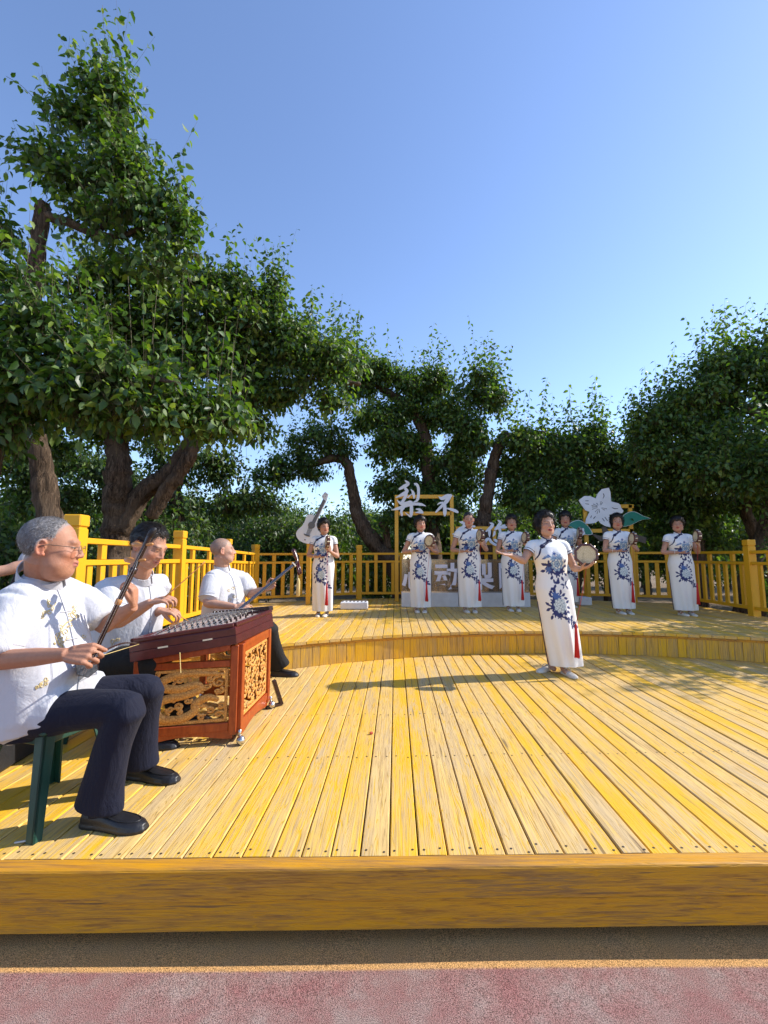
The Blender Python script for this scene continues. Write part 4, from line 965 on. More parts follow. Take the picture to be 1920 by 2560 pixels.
# ---------------- nearest man, playing the upright fiddle
J = dict(hip=py(92, 1775, 2.13), neck=py(108, 1446, 2.10), head=py(128, 1370, 2.04), face=(.90, .40, -.05), hs=1.14,
         SR=py(38, 1512, 1.93), SL=py(208, 1492, 2.30), ER=py(-22, 1652, 1.86), WR=py(168, 1636, 1.80), EL=py(258, 1566, 2.30), WL=py(334, 1516, 2.22), bodyfwd=(.93, -.18, .12),
         HR=((1, -.05, .05), (-.05, .75, -.6), (0, .4, 1), dict(curl=(1.15, 1.25, .7), s=1.10, th=(.9, .3, .5))),
         HL=((.05, -.15, .95), (-.95, -.25, .1), (-.2, -.9, .2), dict(curl=(.8, 1.25, .8), s=1.02, th=(.75, .45, .3))),
         KR=py(318, 1768, 1.99), KL=py(376, 1722, 2.36), AR=(-1.30, 2.02, DZ + .10), AL=(-1.36, 2.42, DZ + .10), heelR=(-1.355, 2.02, DZ), toeR=(-1.065, 1.985, DZ), heelL=(-1.41, 2.44, DZ), toeL=(-1.125, 2.39, DZ), slv=.80, hem=-.06, col=1.22, brow=(.22, .15, .12))
man1, fr1, kp1 = seated_man('nearest seated man in glasses and embroidered white shirt playing an upright fiddle', J, dict(full=1.04, jaw=1.08, nose=.72, jowl=1, eye=.7), 'grey', SKIN_M, 'navy', 101, .0040, hairmat='hairgrey', browk=.35, scalp=(.27, .235, .22), size=1.07, belly=1.12, group='seated musicians'); J1 = J
sh = kp1['shirt']
embroider(man1, sh, [scroll(123, 1505, 8, .8, 1), [(118, 1498), (124, 1512), (134, 1515), (140, 1506)], scroll(112, 1532, 7, 1, 2), scroll(122, 1530, 6, 1, 0), [(104, 1540), (115, 1528), (130, 1524)],
                     [(192, 1515), (182, 1530), (190, 1545), (176, 1552), (162, 1562), (150, 1580), (142, 1600), (150, 1612)], [(186, 1520), (176, 1538), (184, 1548), (166, 1556), (154, 1572), (146, 1592), (160, 1605), (168, 1590)], scroll(150, 1605, 9, 1.3, 0), scroll(164, 1580, 9, 1.2, 2), scroll(186, 1530, 8, 1.2, 1), scroll(146, 1588, 7, 1, 3), [(138, 1590), (146, 1612), (160, 1618)],
                     scroll(116, 1698, 7, 1, 1), scroll(104, 1712, 7, 1, 0), scroll(94, 1718, 6, 1, 2)] + [scroll(x + a, y + b, rng(i).uniform(3, 6), 1.1, i, (-1) ** i) for i, (x, y, a, b) in enumerate([(150, 1600, 4, 6), (146, 1585, 6, -4), (160, 1590, -5, 5), (168, 1572, 2, -6), (156, 1572, -4, -3), (172, 1560, 5, 4), (180, 1550, -6, 0), (190, 1538, 3, 3), (186, 1522, -3, -5), (178, 1532, -5, 4), (148, 1612, 6, 6), (140, 1606, -3, 3), (164, 1600, 6, -2), (120, 1508, 2, 8), (128, 1520, 4, 2), (110, 1538, -4, 4), (100, 1716, 3, -5), (112, 1706, 4, 3)])] + [[(90, 1722), (105, 1705), (122, 1700)], scroll(208, 1590, 6, 1, 0)])
# glasses
g = MB(); 
for s in (-1, 1):
    t = np.linspace(0, 2 * math.pi, 17); P = [(s * .034 + .0225 * math.cos(a) * (1 if abs(math.cos(a)) < .8 else .97), .112 - .004 * abs(math.cos(a)), -.002 + .0175 * math.sin(a)) for a in t]; g.tube(to_w(fr1, P), .0013, 5)
    g.tube(to_w(fr1, [(s * .056, .107, .006), (s * .072, .075, .008), (s * .083, .01, .012), (s * .086, -.018, .004)]), [.0014, .0016, .002, .0022], 5)
g.tube(to_w(fr1, [(-.012, .113, .004), (0, .117, .008), (.012, .113, .004)]), .0013, 5)
g.build('glasses', simple('spectacle_wire', (.10, .07, .05), .3), man1, True)
# ---------------- dulcimer player
J = dict(hip=py(285, 1650, 3.02), neck=py(352, 1446, 2.92), head=py(372, 1366, 2.80), face=(.95, -.16, -.42), hs=1.08,
         SR=py(262, 1468, 2.74), SL=py(402, 1462, 3.10), ER=py(292, 1556, 2.62), WR=py(378, 1506, 2.62), EL=py(352, 1546, 3.10), WL=py(402, 1526, 2.98), bodyfwd=(.97, -.12, -.1),
         HR=((1, 0, .25), (.1, .25, -.9), (0, .9, .4), dict(curl=(.7, .9, .6), s=1.05, th=(.7, .4, .5))), HL=((1, 0, -.1), (.1, .2, -.9), (0, -.9, .3), dict(curl=(.6, .9, .6), s=1.05, th=(.7, .4, .5))),
         KR=py(372, 1652, 2.78), KL=py(392, 1640, 3.15), AR=(-1.55, 2.82, DZ + .10), AL=(-1.50, 3.2, DZ + .10), heelR=(-1.60, 2.82, DZ), toeR=(-1.33, 2.80, DZ), heelL=(-1.55, 3.21, DZ), toeL=(-1.28, 3.20, DZ), slv=.82)
man2, fr2, kp2 = seated_man('black-haired seated man bending over the hammered dulcimer', J, dict(full=1.03, jaw=1.05, nose=.85, eye=.4), 'black', (.46, .235, .15), 'blacktrouser', 202, .005, group='seated musicians'); J2 = J
embroider(man2, kp2['shirt'], [scroll(320, 1440, 6, 1, 1), scroll(325, 1432, 5, 1, 0), scroll(283, 1603, 7, 1, 2), scroll(293, 1598, 6, 1, 0), [(278, 1615), (290, 1600), (300, 1596)]])
# ---------------- shaven-headed lute player
J = dict(hip=py(552, 1580, 4.42), neck=py(556, 1424, 4.42), head=py(557, 1378, 4.38), face=(.88, .46, .10), hs=1.05,
         SR=py(528, 1450, 4.24), SL=py(604, 1442, 4.62), ER=py(517, 1508, 4.12), WR=py(590, 1517, 4.10), EL=py(622, 1486, 4.60), WL=py(664, 1473, 4.45), bodyfwd=(.93, -.2, .05),
         HR=((1, 0, -.1), (0, .8, -.6), (0, -.2, 1), dict(curl=(.4, .6, .4))), HL=((.8, .2, .5), (-.3, -.8, .2), (-.5, 0, .8), dict(curl=(.8, 1.0, .6), th=(.6, .5, .4))),
         KR=py(672, 1572, 4.32), KL=py(640, 1585, 4.72), AR=(-1.16, 4.46, DZ + .10), AL=(-1.5, 4.72, DZ + .10), heelR=(-1.225, 4.47, DZ), toeR=(-.955, 4.45, DZ), heelL=(-1.56, 4.73, DZ), toeL=(-1.3, 4.70, DZ), slv=.8)
man3, fr3, kp3 = seated_man('shaven-headed seated man playing a long-necked lute', J, dict(full=.98, jaw=1.0, nose=.85, eye=.5), None, (.47, .26, .18), 'blacktrouser', 303, .0055, scalp=(.20, .145, .12), group='seated musicians', browk=.4); J3 = J
embroider(man3, kp3['shirt'], [scroll(572, 1475, 4, 1, 1), scroll(585, 1490, 5, 1, 0), scroll(575, 1500, 5, 1, 2), scroll(583, 1472, 5, 1, 3)], r=.003)

# ================================================================== THE SINGERS IN PRINTED WHITE DRESSES
WH = 1.615
def dress_paint(x, z, back):
    """blue peony print; x, z in metres on the front of the dress, z above the floor of a 1.60 m figure"""
    x = x / .82
    C = np.tile(np.array([.80, .785, .76]), (len(x), 1))
    navy = np.array([.018, .028, .13]); mid = np.array([.055, .12, .34]); light = np.array([.28, .42, .58]); pale = np.array([.60, .68, .70])
    def put(m, c): m = (m & ~back)[:, None]; C[:] = np.where(m, c, C)
    def leafy(cx, cz, L, w, ang, c=navy):
        u = (x - cx) * math.cos(ang) + (z - cz) * math.sin(ang); v = -(x - cx) * math.sin(ang) + (z - cz) * math.cos(ang); t = np.clip(u / L, 0, 1); put((np.abs(v) < w * np.sin(t * math.pi) ** .7) & (u > 0) & (u < L), c)
    def blob(cx, cz, r, c, n=7, k=.22, ph=0.):
        r = r * .86
        d = np.hypot(x - cx, z - cz); a = np.arctan2(z - cz, x - cx); put(d < r * (1 + k * np.sin(n * a + ph)), c)
    def peony(cx, cz, r, cols, edge):
        d = np.hypot(x - cx, z - cz) / r; a = np.arctan2(z - cz, x - cx)
        for i, (rr, n_, c) in enumerate(((1.0, 9, cols[0]), (.74, 7, cols[1]), (.46, 5, cols[2]))):
            q = rr * (1 + .10 * np.sin(n_ * a + i)); put(d < q, edge); put(d < q - .09, c)
            put((d < q - .05) & (d > q - .27) & (np.abs(np.sin(n_ * a / 2 + i * .5 + .8)) < .13), edge)
        put(d < .13, edge)
    # upper cluster: pale peony over dark leaves
    for (cx, cz, r, c) in ((-.075, 1.06, .050, navy), (-.055, 1.005, .042, navy), (.015, .985, .040, navy), (.07, 1.01, .042, navy), (-.03, 1.13, .036, light), (.045, 1.14, .034, light), (-.085, 1.02, .036, mid)): blob(cx, cz, r, c, 6, .3, cx * 40)
    peony(.018, 1.075, .072, (light, pale, light), mid); blob(-.005, 1.175, .022, mid, 6, .3)
    for a in range(5): leafy(-.055 - .012 * a, 1.14, .05, .008, 2.5 + .25 * a, light if a % 2 else mid)
    for (cx, cz, an) in ((.06, .955, -1.2), (.02, .945, -1.8), (-.04, .96, -2.3), (.1, .985, -.5), (-.115, 1.01, 3.3), (-.11, 1.06, 2.7), (.095, 1.05, .2), (.10, 1.09, .7)): leafy(cx, cz, .050, .014, an)
    for (cx, cz, an) in ((.03, .915, -2.3), (.0, .885, 2.8), (-.02, .875, -2.4), (-.035, .885, 1.7), (-.055, .845, -2.7), (-.065, .835, -1.4), (-.01, .90, .5), (-.085, .82, -2.2)): leafy(cx, cz, .046, .0135, an)
    # bird
    leafy(.085, .865, .06, .010, 1.0); leafy(.085, .87, .055, .010, 3.0); leafy(.09, .868, .05, .010, -.9); leafy(.075, .862, .04, .007, 4.0)
    # lower cluster
    for (cx, cz, r, c) in ((-.05, .765, .048, mid), (-.075, .71, .040, navy), (-.088, .655, .042, navy), (-.07, .60, .042, navy), (-.025, .58, .040, navy), (.03, .605, .032, navy), (-.01, .755, .03, mid)): blob(cx, cz, r, c, 7, .28, cx * 50)
    peony(-.012, .672, .070, (pale, (.66, .72, .72), pale), (.20, .28, .36))
    for (cx, cz, an) in ((.025, .765, .5), (.045, .745, -.1), (.01, .78, 1.3), (.062, .70, .4), (.066, .66, -.3), (-.125, .67, 2.5), (-.125, .645, 3.7), (-.05, .805, 1.6), (-.105, .58, -2.1), (.055, .62, -.4), (-.09, .75, 2.2)): leafy(cx, cz, .052, .0135, an)
    for (cx, cz, an) in ((.015, .57, -.8), (.045, .555, -.3), (.06, .545, -1.5), (.085, .535, -.2), (.095, .522, -1.3), (.12, .508, -.1), (.13, .495, -1.1), (.10, .545, .6), (.15, .478, -.6), (.12, .485, -2.1)): leafy(cx, cz, .048, .0155, an)
    return C
def dress_rings(lean=0.0):
    """z, half width, half depth, x shift, y shift (front is -y)"""
    return [(.085, .158, .100, 0, .0), (.10, .160, .102, 0, 0), (.30, .166, .108, 0, 0), (.55, .172, .116, 0, 0), (.74, .178, .124, 0, .004), (.83, .180, .128, 0, .006), (.92, .162, .116, 0, .004), (.985, .148, .106, 0, 0), (1.05, .152, .114, 0, -.006), (1.12, .166, .126, 0, -.014), (1.18, .168, .124, 0, -.014), (1.235, .172, .104, 0, -.006), (1.275, .166, .084, 0, .004), (1.30, .135, .070, 0, .010), (1.318, .085, .060, 0, .012), (1.325, .060, .054, 0, .010)]
def lean_fn(k): return lambda z: k * (z / 1.3)
def make_dress(seed, lean=0.0):
    R_ = np.array(dress_rings()); zz = np.concatenate([np.linspace(.085, 1.24, 250), np.linspace(1.245, 1.325, 30)]); n = 200
    cols = [np.interp(zz, R_[:, 0], R_[:, i]) for i in range(5)]
    for i in range(1, 5):
        k = np.ones(9) / 9; p = np.pad(cols[i], 4, mode='edge'); cols[i] = np.convolve(p, k, 'valid')
    a = np.arange(n) * 2 * math.pi / n; V = []
    for z, w, d, sx, sy in zip(*cols):
        e = 2 / 2.25; X = np.sign(np.cos(a)) * np.abs(np.cos(a)) ** e * w; Yv = np.sign(np.sin(a)) * np.abs(np.sin(a)) ** e * d; V.append(np.stack([X + sx, Yv + sy, np.full(n, z)], 1))
    V = np.concatenate(V); N = unit(V * [1, 1.6, 0]); low = sstep(1.0 - V[:, 2], 0, .8)
    fold = np.sin(np.arctan2(V[:, 1], V[:, 0]) * 7 + seed + 2.2 * V[:, 2]) * .009 * low + fbm(V, seed, (5, 12, 24), (1, .7, .4), (1, 1, .3)) * .008
    bust = np.exp(-((np.abs(V[:, 0]) - .075) / .05) ** 2 - ((V[:, 2] - 1.135) / .06) ** 2) * (V[:, 1] < 0) * .022
    P = V + N * fold[:, None] + np.stack([0 * bust, -bust, 0 * bust], 1)
    return V, P, grid_faces(len(zz), n)
def add_lean(P, lean, ly=0.0):
    P = np.array(P, float); q = P.reshape(-1, 3); t = np.clip(q[:, 2], 0, None) / 1.3; q[:, 0] += lean * t; q[:, 1] += ly * t ** 2; return q.reshape(P.shape)
def mat_dress():
    n = NT('dress'); a = n.n('VertexColor', layer_name='Col'); c = n.coords('Object', (1, 1, .35)); w = n.noise(c, 12, 4, .6, .8)
    n.bsdf(a.outputs[0], .62, w, .3, .010, .35, **{'Sheen Weight': .15}); return n.m
def mat_drumskin():
    n = NT('drumskin'); c = n.coords('Object'); v = n.n('TexVoronoi'); v.inputs['Scale'].default_value = 150; n.t.links.new(c, v.inputs[0]); big = n.noise(c, 11, 4, .6)
    col = n.mix(n.ramp(v.outputs['Distance'], [(.15, 0), (.5, 1)]), (.78, .68, .46), (.56, .45, .26)); col = n.mix(n.ramp(big, [(.52, 0), (.60, .7)]), col, (.30, .24, .15)); n.bsdf(col, .5, v.outputs['Distance'], .2, .002, .4); return n.m
def mat_drumwood(): return simple('drumwood', (.10, .032, .022), .35, .3, 18, .2)
def mat_brass(): return simple('brass', (.75, .66, .5), .3, .1, 30, .1, Metallic=1.0)
def mat_redtassel(): return simple('redtassel', (.50, .012, .015), .7, .15, 80, .4)
_DR = {}
def octagon_drum(label, c, axis, up, r=.118, t=.056, group='octagonal hand drums', tassel=None):
    """eight-sided hand drum; axis is the direction its skin faces"""
    ax = unit(V3(axis)); u = V3(up); u = unit(u - ax * u.dot(ax)); s = np.cross(u, ax); c = V3(c)
    root = thing('hand_drum', label, 'drum', tuple(c), group); a = np.arange(8) * math.pi / 4 + math.pi / 8
    ring = lambda rr, h: [c + (s * math.cos(q) + u * math.sin(q)) * rr + ax * h for q in a]
    v = ring(r * .93, -t / 2) + ring(r, -t / 2 + .006) + ring(r, t / 2 - .006) + ring(r * .93, t / 2) + ring(r * .86, t / 2) + ring(r * .86, -t / 2)
    f = [(i * 8 + j, i * 8 + (j + 1) % 8, (i + 1) * 8 + (j + 1) % 8, (i + 1) * 8 + j) for i in range(5) for j in range(8)] + [(40 + j, 40 + (j + 1) % 8, (j + 1) % 8, j) for j in range(8)]
    link('drum_frame', mesh_data('drum_frame', v, f), MAT('drumwood'), root)
    link('drum_skin', mesh_data('drum_skin', ring(r * .88, t / 2 - .0035) + ring(r * .88, t / 2 - .010), [tuple(range(8)), tuple(range(15, 7, -1))] + [(j, j + 8, (j + 1) % 8 + 8, (j + 1) % 8) for j in range(8)]), MAT('drumskin'), root)
    band = ring(r * .965, t / 2 - .002) + ring(r * .80, t / 2 + .001); link('skin_border', mesh_data('skin_border', [p + ax * .0022 for p in band], [(j, (j + 1) % 8, (j + 1) % 8 + 8, j + 8) for j in range(8)]), MAT('drumwood'), root)
    for q in a + math.pi / 8:
        d = s * math.cos(q) + u * math.sin(q); p = c + d * r * .925
        MB().tube([p - ax * .012, p - ax * .004], [.013, .013], 10).tube([p + ax * .004, p + ax * .012], [.013, .013], 10).build('jingle', MAT('brass'), root, True)
    if tassel is not None:
        b = c - u * r; e = V3(tassel); k = e + [0, 0, .30]
        mb = MB(); mb.tube(spline([b, (b + k) / 2 + [.004, -.006, 0], k], 4), .0022, 5)
        cord = mb.build('cord', MAT('redtassel'), root, True); mb = MB(); mb.tube([k + [0, 0, .012], k, k - [0, 0, .02], k - [0, 0, .14], e], [.006, .010, .011, .017, .024], 10); 
        for q in np.linspace(0, 6.28, 15)[:-1]: mb.tube([k, k + [.010 * math.cos(q), .010 * math.sin(q), -.1], e + [.023 * math.cos(q), .023 * math.sin(q), rng(int(q * 99)).uniform(-.012, .004)]], [.003, .004, .003], 4)
        mb.build('tassel', MAT('redtassel'), root, True)
    return root
def woman(label, foot, height, yaw, pose, hk, style, seed, group, lean=0.0, headyaw=0.0, headpitch=0.0, skin=(.47, .25, .17), voxel=.007, drum=None, headroll=0.0, wide=1.0, drumlabel=None):
    sc = height / WH; Rz = np.array(Matrix.Rotation(yaw, 3, 'Z')); foot = V3(foot)
    T = lambda P: (add_lean(np.array(P, float), lean) * [sc * wide, sc * wide, sc]) @ Rz.T + foot
    Dv = lambda d: Rz @ V3(d)
    root = thing('person', label, 'person', tuple(foot), group)
    # local: front is -y, her right hand is at -x
    hd = Matrix.Rotation(headyaw, 3, 'Z') @ Vector((0, -math.cos(headpitch), math.sin(headpitch)))
    fr = frame(T([[0.0, -.014, 1.468]])[0], Dv(hd), Dv((math.sin(headroll), 0, math.cos(headroll))), sc * .98)
    mb = MB(); add_head(mb, fr, hk); hb = to_w(fr, [(0, -.02, -.05)])[0]; mb.tube([T([[0, .012, 1.27]])[0], T([[0, .006, 1.34]])[0], hb, to_w(fr, [(0, -.01, 0)])[0]], np.array([.058, .050, .049, .045]) * sc, 14)
    mb.tube(T([[0, 0, .8], [0, 0, 1.05], [0, .01, 1.28]]), np.array([.09, .08, .07]) * sc, 12)
    SR, SL = T([[-.158, .008, 1.255]])[0], T([[.158, .008, 1.255]])[0]; mb.tube([SR, T([[0, .01, 1.27]])[0], SL], np.array([.04, .05, .04]) * sc, 10)
    pz_ = {k: T([v])[0] for k, v in pose.items() if k in ('ER', 'WR', 'EL', 'WL')}
    for sd, S_ in (('R', SR), ('L', SL)):
        arm(mb, S_, pz_['E' + sd], pz_['W' + sd], sc, True); h = pose['H' + sd]; hand(mb, pz_['W' + sd], Dv(h[0]), Dv(h[1]), Dv(h[2]), s=.93 * sc, **h[3])
    ft = pose.get('feet', [(-.075, 0.0, .10), (.075, -.02, -.10)])
    for fx, fy, an in ft:
        fl = lean_off = 0
        q = lambda p: (V3(p) * sc) @ Rz.T + foot
        mb.tube([T([[fx * .9, .01, .75]])[0], T([[fx, .01, .35]])[0], q((fx, fy + .045, .10)), q((fx, fy + .035, .045))], np.array([.06, .045, .034, .030]) * sc, 10); mb.tube([q((fx, fy + .04, .05)), q((fx, fy - .05, .03))], np.array([.030, .026]) * sc, 8)
    V, Fc, N = remesh(mb, voxel, 2); me = np_mesh('body', V, Fc, True); set_col(me, paint_skin(V, fr, hk, skin, lips=(.45, .05, .05), seed=seed, browk=.8)); link('body', me, MAT('skin'), root)
    hair_obj(fr, hk, style, root, MAT('hairblack'), seed)
    # dress
    if 'd' not in _DR:
        V0, P0, f0 = make_dress(3); _DR['d'] = (V0, P0, f0, dress_paint(V0[:, 0] * 1.0, V0[:, 2], V0[:, 1] > .01))
    V0, P0, f0, C0 = _DR['d']; r_ = rng(seed); P = T(P0 + (fbm(V0, seed, (4, 9), (1, .6), (1, 1, .35)) * .004)[:, None] * unit(V0 * [1, 1.5, 0]))
    fq = np.array([q for q in f0 if len(q) == 4]); me = np_mesh('dress', P, fq, True); set_col(me, C0); dr = link('dress', me, MAT('dress'), root)
    bv = BVHTree.FromPolygons([tuple(p) for p in P], [tuple(q) for q in fq])
    # cap sleeves with two dark bands
    for sg, S_, E_ in ((-1, SR, pz_['ER']), (1, SL, pz_['EL'])):
        d = unit(E_ - S_); ins = T([[sg * .085, .008, 1.275]])[0]; e = S_ + d * .085 * sc
        mb = MB(); mb.tube(spline([ins, S_ + [0, 0, .004 * sc], S_ + d * .04 * sc, e], 4), interp(np.array([.050, .056, .058, .059]) * sc, 13), 18, cap=False); v_ = np.array(mb.v); mb2 = MB(); mb2.v = [tuple(p) for p in v_]; mb2.f = mb.f
        sl = mb2.build('sleeve', MAT('dressplain'), root, True)
        for o_ in (.0, -.022): mb = MB(); c0 = e + d * o_ * sc; mb.tube([c0 - d * .003 * sc, c0 + d * .003 * sc], .0600 * sc, 18, cap=False); mb.build('sleeve_band', MAT('navypiping'), sl, True)
    # collar, slanting placket, knots, side piping
    cu = unit(hb - T([[0, .01, 1.31]])[0]); v = []; n = 30
    for i in range(n):
        q = 2 * math.pi * i / n; 
        for rr_, z in ((.058, 1.312), (.054, 1.352), (.052, 1.352), (.056, 1.312)):
            z2 = z - .034 * max(0, -math.sin(q)) ** 3 * (z > 1.33) - .006 * max(0, -math.sin(q)); v.append(T([[rr_ * math.cos(q), .010 - .004 + rr_ * .95 * math.sin(q), z2]])[0])
    f = [(i * 4 + j, ((i + 1) % n) * 4 + j, ((i + 1) % n) * 4 + (j + 1) % 4, i * 4 + (j + 1) % 4) for i in range(n) for j in range(4)]
    co = link('collar', mesh_data('collar', v, f), MAT('dressplain'), root)
    for k_ in (1, 0):
        mb = MB(); pts = [v[i * 4 + k_] for i in range(n)] + [v[k_]]; mb.tube(pts, .0065 * sc, 6, cap=False); mb.build('collar_piping', MAT('navypiping'), co, True)
    for o_ in (0.0, .020):
        P_ = [hit_from(bv, T([[x - o_ * .6, -.5, z - o_]])[0], Dv((0, 1, 0)), .002) for x, z in ((.0, 1.312), (-.035, 1.29), (-.085, 1.262), (-.11, 1.225), (-.128, 1.18), (-.150, 1.14))]
        mb = MB().tube(spline(P_, 4), .0062 * sc, 6); mb.build('placket_piping', MAT('navypiping'), root, True)
    for (x, z) in ((.0, 1.305), (-.088, 1.25)):
        mb = MB(); p = hit_from(bv, T([[x, -.5, z]])[0], Dv((0, 1, 0)), .006); dx = Dv((1, 0, 0)); 
        for a in ((.7, .7), (.7, -.7), (1, 0), (.0, 1)) if x < -.01 else ((1, .15), (1, -.15)): q = (dx * a[0] + V3((0, 0, a[1]))) * .026 * sc; mb.tube([on_surface(bv, p - q, .005), p, on_surface(bv, p + q, .005)], [.008 * sc, .011 * sc, .008 * sc], 6)
        mb.build('frog_knot', MAT('navypiping'), root, True)
    for sg in (-1, 1):
        P_ = T([[sg * np.interp(z, [.085, .3, .55, .74], [.160, .168, .174, .18]), .02, z] for z in np.linspace(.088, .70, 10)]); mb = MB().tube(P_, .005 * sc, 5); mb.build('slit_piping', MAT('navypiping'), root, True)
    hemp = MB()
    for fx, fy, an in ft:
        q = lambda p: (V3(p) * sc) @ Rz.T + foot; d_ = np.array([math.sin(an), -math.cos(an), 0]); h0 = V3((fx, fy + .06, 0)); mb = MB(); shoe(mb, q(h0), q(h0 + d_ * .225), .080 * sc, .048 * sc); V, Fc, N = remesh(mb, .006, 2); V[:, 2] = np.maximum(V[:, 2], foot[2] + .0005)
        s_ = link('shoe', np_mesh('shoe', V, Fc, True), MAT('creamshoe'), root); mb = MB(); t = np.linspace(.15, 2.99, 9); mb.tube([q(h0 + d_ * .085 + V3((.036 * math.cos(a), 0, .035 + .035 * math.sin(a)))) for a in t], .0045 * sc, 5); mb.build('strap', MAT('creamshoe'), s_, True)
    if pose.get('bangle'):
        w = pz_['WR'] * .8 + pz_['ER'] * .2; d = unit(pz_['WR'] - pz_['ER']); a = unit(np.cross(d, [0, 0, 1])); b = np.cross(d, a); t = np.linspace(0, 6.283, 15)
        MB().tube([w + (a * math.cos(q) + b * math.sin(q)) * .033 * sc for q in t], .0035 * sc, 5, cap=False).build('bangle', MAT('bangle'), root, True)
    if drum:
        dc = T([drum['c']])[0]; ts = T([drum['tassel']])[0] if 'tassel' in drum else None
        octagon_drum(drumlabel, dc, Dv(drum['axis']), Dv(drum.get('up', (0, 0, 1))), drum.get('r', .118) * sc, .056 * sc, tassel=ts)
    return root
def mat_dressplain(): return fabric('dressplain', (.80, .785, .76), .62, .25)
def mat_bangle(): return simple('bangle', (.75, .74, .68), .25, .05)
# ---------------- front singer, arm held out
px_h = 1.635
poseF = dict(ER=(-.285, -.045, 1.105), WR=(-.455, -.19, 1.165), EL=(.235, .0, 1.03), WL=(.225, -.165, 1.03), HR=((-.9, -.35, .12), (.1, -.3, 1), (-.1, .2, 1), dict(curl=(.12, .22, .2), spread=.14, th=(.4, .55, .6))), HL=((.55, -.6, .25), (-.1, .2, 1), (-.6, -.6, .2), dict(curl=(.25, .35, .3))), feet=[(-.10, .10, -.9), (-.03, -.04, .18)])
woman('front singer standing on the lower stage with one arm held out', (1.70, 4.62, DZ), px_h, math.radians(2), poseF, dict(full=.97, jaw=.95, mouth=.0045), 'bob', 401, 'singers in printed white dresses', lean=-.14, headyaw=math.radians(8), headpitch=math.radians(2), voxel=.0055,
      drum=dict(c=(.285, -.19, 1.165), axis=(-.30, -.94, .12), tassel=(.055, -.185, .20), r=.114), drumlabel='octagonal snakeskin hand drum held up by the front singer', skin=(.50, .285, .20))
# ---------------- the row at the back of the upper stage
poseB = dict(ER=(-.255, .0, 1.0), WR=(-.095, -.165, 1.005), EL=(.255, -.02, 1.0), WL=(.160, -.195, 1.06), HR=((.92, -.25, -.12), (.0, .1, 1), (0, -1, .2), dict(curl=(.12, .2, .15), spread=.05, th=(.7, .5, .3))), HL=((-.15, -.3, .9), (-.6, .8, 0), (-.6, -.7, 0), dict(curl=(.5, .7, .5))), bangle=True)
ROW = [  # x, feet y, top y, label, drum axis, hair, head yaw deg, pitch, face
    (806, 1543, 1290, 'sunlit singer in front of the white guitar cut-out', 80, 'perm', 20, 0, dict(mouth=.004)),
    (1052, 1533, 1283, 'singer below the large calligraphy, her drum facing the audience', 38, 'perm', 16, 0, dict(full=1.05)),
    (1175, 1533, 1272, 'singer with pulled-back hair beside the calligraphy sign', 64, 'pulled', 4, 2, dict(full=.93, jaw=.9)),
    (1284, 1530, 1280, 'singer behind the outstretched hand of the front singer', 64, 'perm', 2, 4, dict(full=1.08, mouth=.003)),
    (1420, 1520, 1272, 'singer half hidden behind the front singer', 80, 'perm', 4, 0, dict(full=1.0)),
    (1560, 1537, 1277, 'singer standing in front of the white flower sign', 62, 'bob', 10, 2, dict(full=1.0, mouth=.003)),
    (1715, 1541, 1284, 'rightmost singer of the back row', 68, 'perm', 0, 3, dict(full=1.07, mouth=.004))]
for i, (x, fy, ty, lb, dax, hs_, hy, hp, hk) in enumerate(ROW):
    P = pz(x, fy - 3, UZ); top = py(x, ty, P[1])[2] - UZ; R_ = rng(500 + i)
    po = dict(poseB); j = lambda v, s=.02: tuple(np.array(v) + R_.normal(size=3) * s)
    for k in ('ER', 'WR', 'EL', 'WL'): po[k] = j(poseB[k])
    vd = unit(V3((-P[0], -P[1], 0))); lf = V3((vd[1], -vd[0], 0)); lf = lf if lf[0] < 0 else -lf; q_ = math.radians(dax); yw = R_.normal(0, .05) + (-.10 if x > 1500 else .0); dax = np.array(Matrix.Rotation(-yw, 3, 'Z')) @ (vd * math.cos(q_) + lf * math.sin(q_) + V3((0, 0, .06)))
    dc = V3(po['WL']) + [-.03, -.035, .15]
    woman(lb, P, top / 1.025, yw, po, hk, hs_, 410 + i, 'singers in printed white dresses', lean=(-.035 if x > 1500 else .005), headyaw=math.radians(hy) - yw + math.atan2(-P[0], P[1]), headpitch=math.radians(hp), voxel=.0075,
          drum=dict(c=tuple(dc), axis=dax, tassel=(.095 + R_.normal(0, .01), -.175, .20), r=.106), drumlabel='hand drum held by the ' + lb, skin=(.46, .245, .165), wide=float(R_.uniform(1.0, 1.1)))
# ================================================================== INSTRUMENTS AND SEATS
def mat_rosewood(): return simple('rosewood', (.075, .014, .012), .22, .25, 14, .06)
def mat_orangewood():
    n = NT('orangewood'); c = n.coords('Object', (1, 1, .3), 5.0); a = n.noise(c, 40, 4, .6, .6); n.bsdf(n.ramp(a, [(.3, (.24, .034, .006)), (.7, (.40, .074, .013))]), .32, a, .15, .002, .5); return n.m
def mat_carving():
    n = NT('carving'); c = n.coords('Object', (1, 1, 1), 5.0); a = n.noise(c, 60, 4, .6, .5); v = n.n('TexVoronoi', feature='DISTANCE_TO_EDGE'); v.inputs['Scale'].default_value = 62; n.t.links.new(c, v.inputs[0]); e = n.ramp(v.outputs['Distance'], [(.02, 0), (.10, 1)]); col = n.mix(e, (.48, .18, .035), n.ramp(a, [(.3, (.64, .28, .055)), (.7, (.76, .38, .10))])); n.bsdf(col, .5, e, .5, .004, .4); return n.m
def mat_soundboard(): return simple('soundboard', (.66, .50, .42), .45, .08, 20)
def mat_steel(): return simple('steel', (.62, .60, .56), .28, .1, 30, .1, Metallic=1.0)
def mat_ivory(): return simple('ivory', (.62, .55, .42), .4)
def mat_greenplastic(): return simple('greenplastic', (.008, .050, .034), .42, .15, 12, .12)
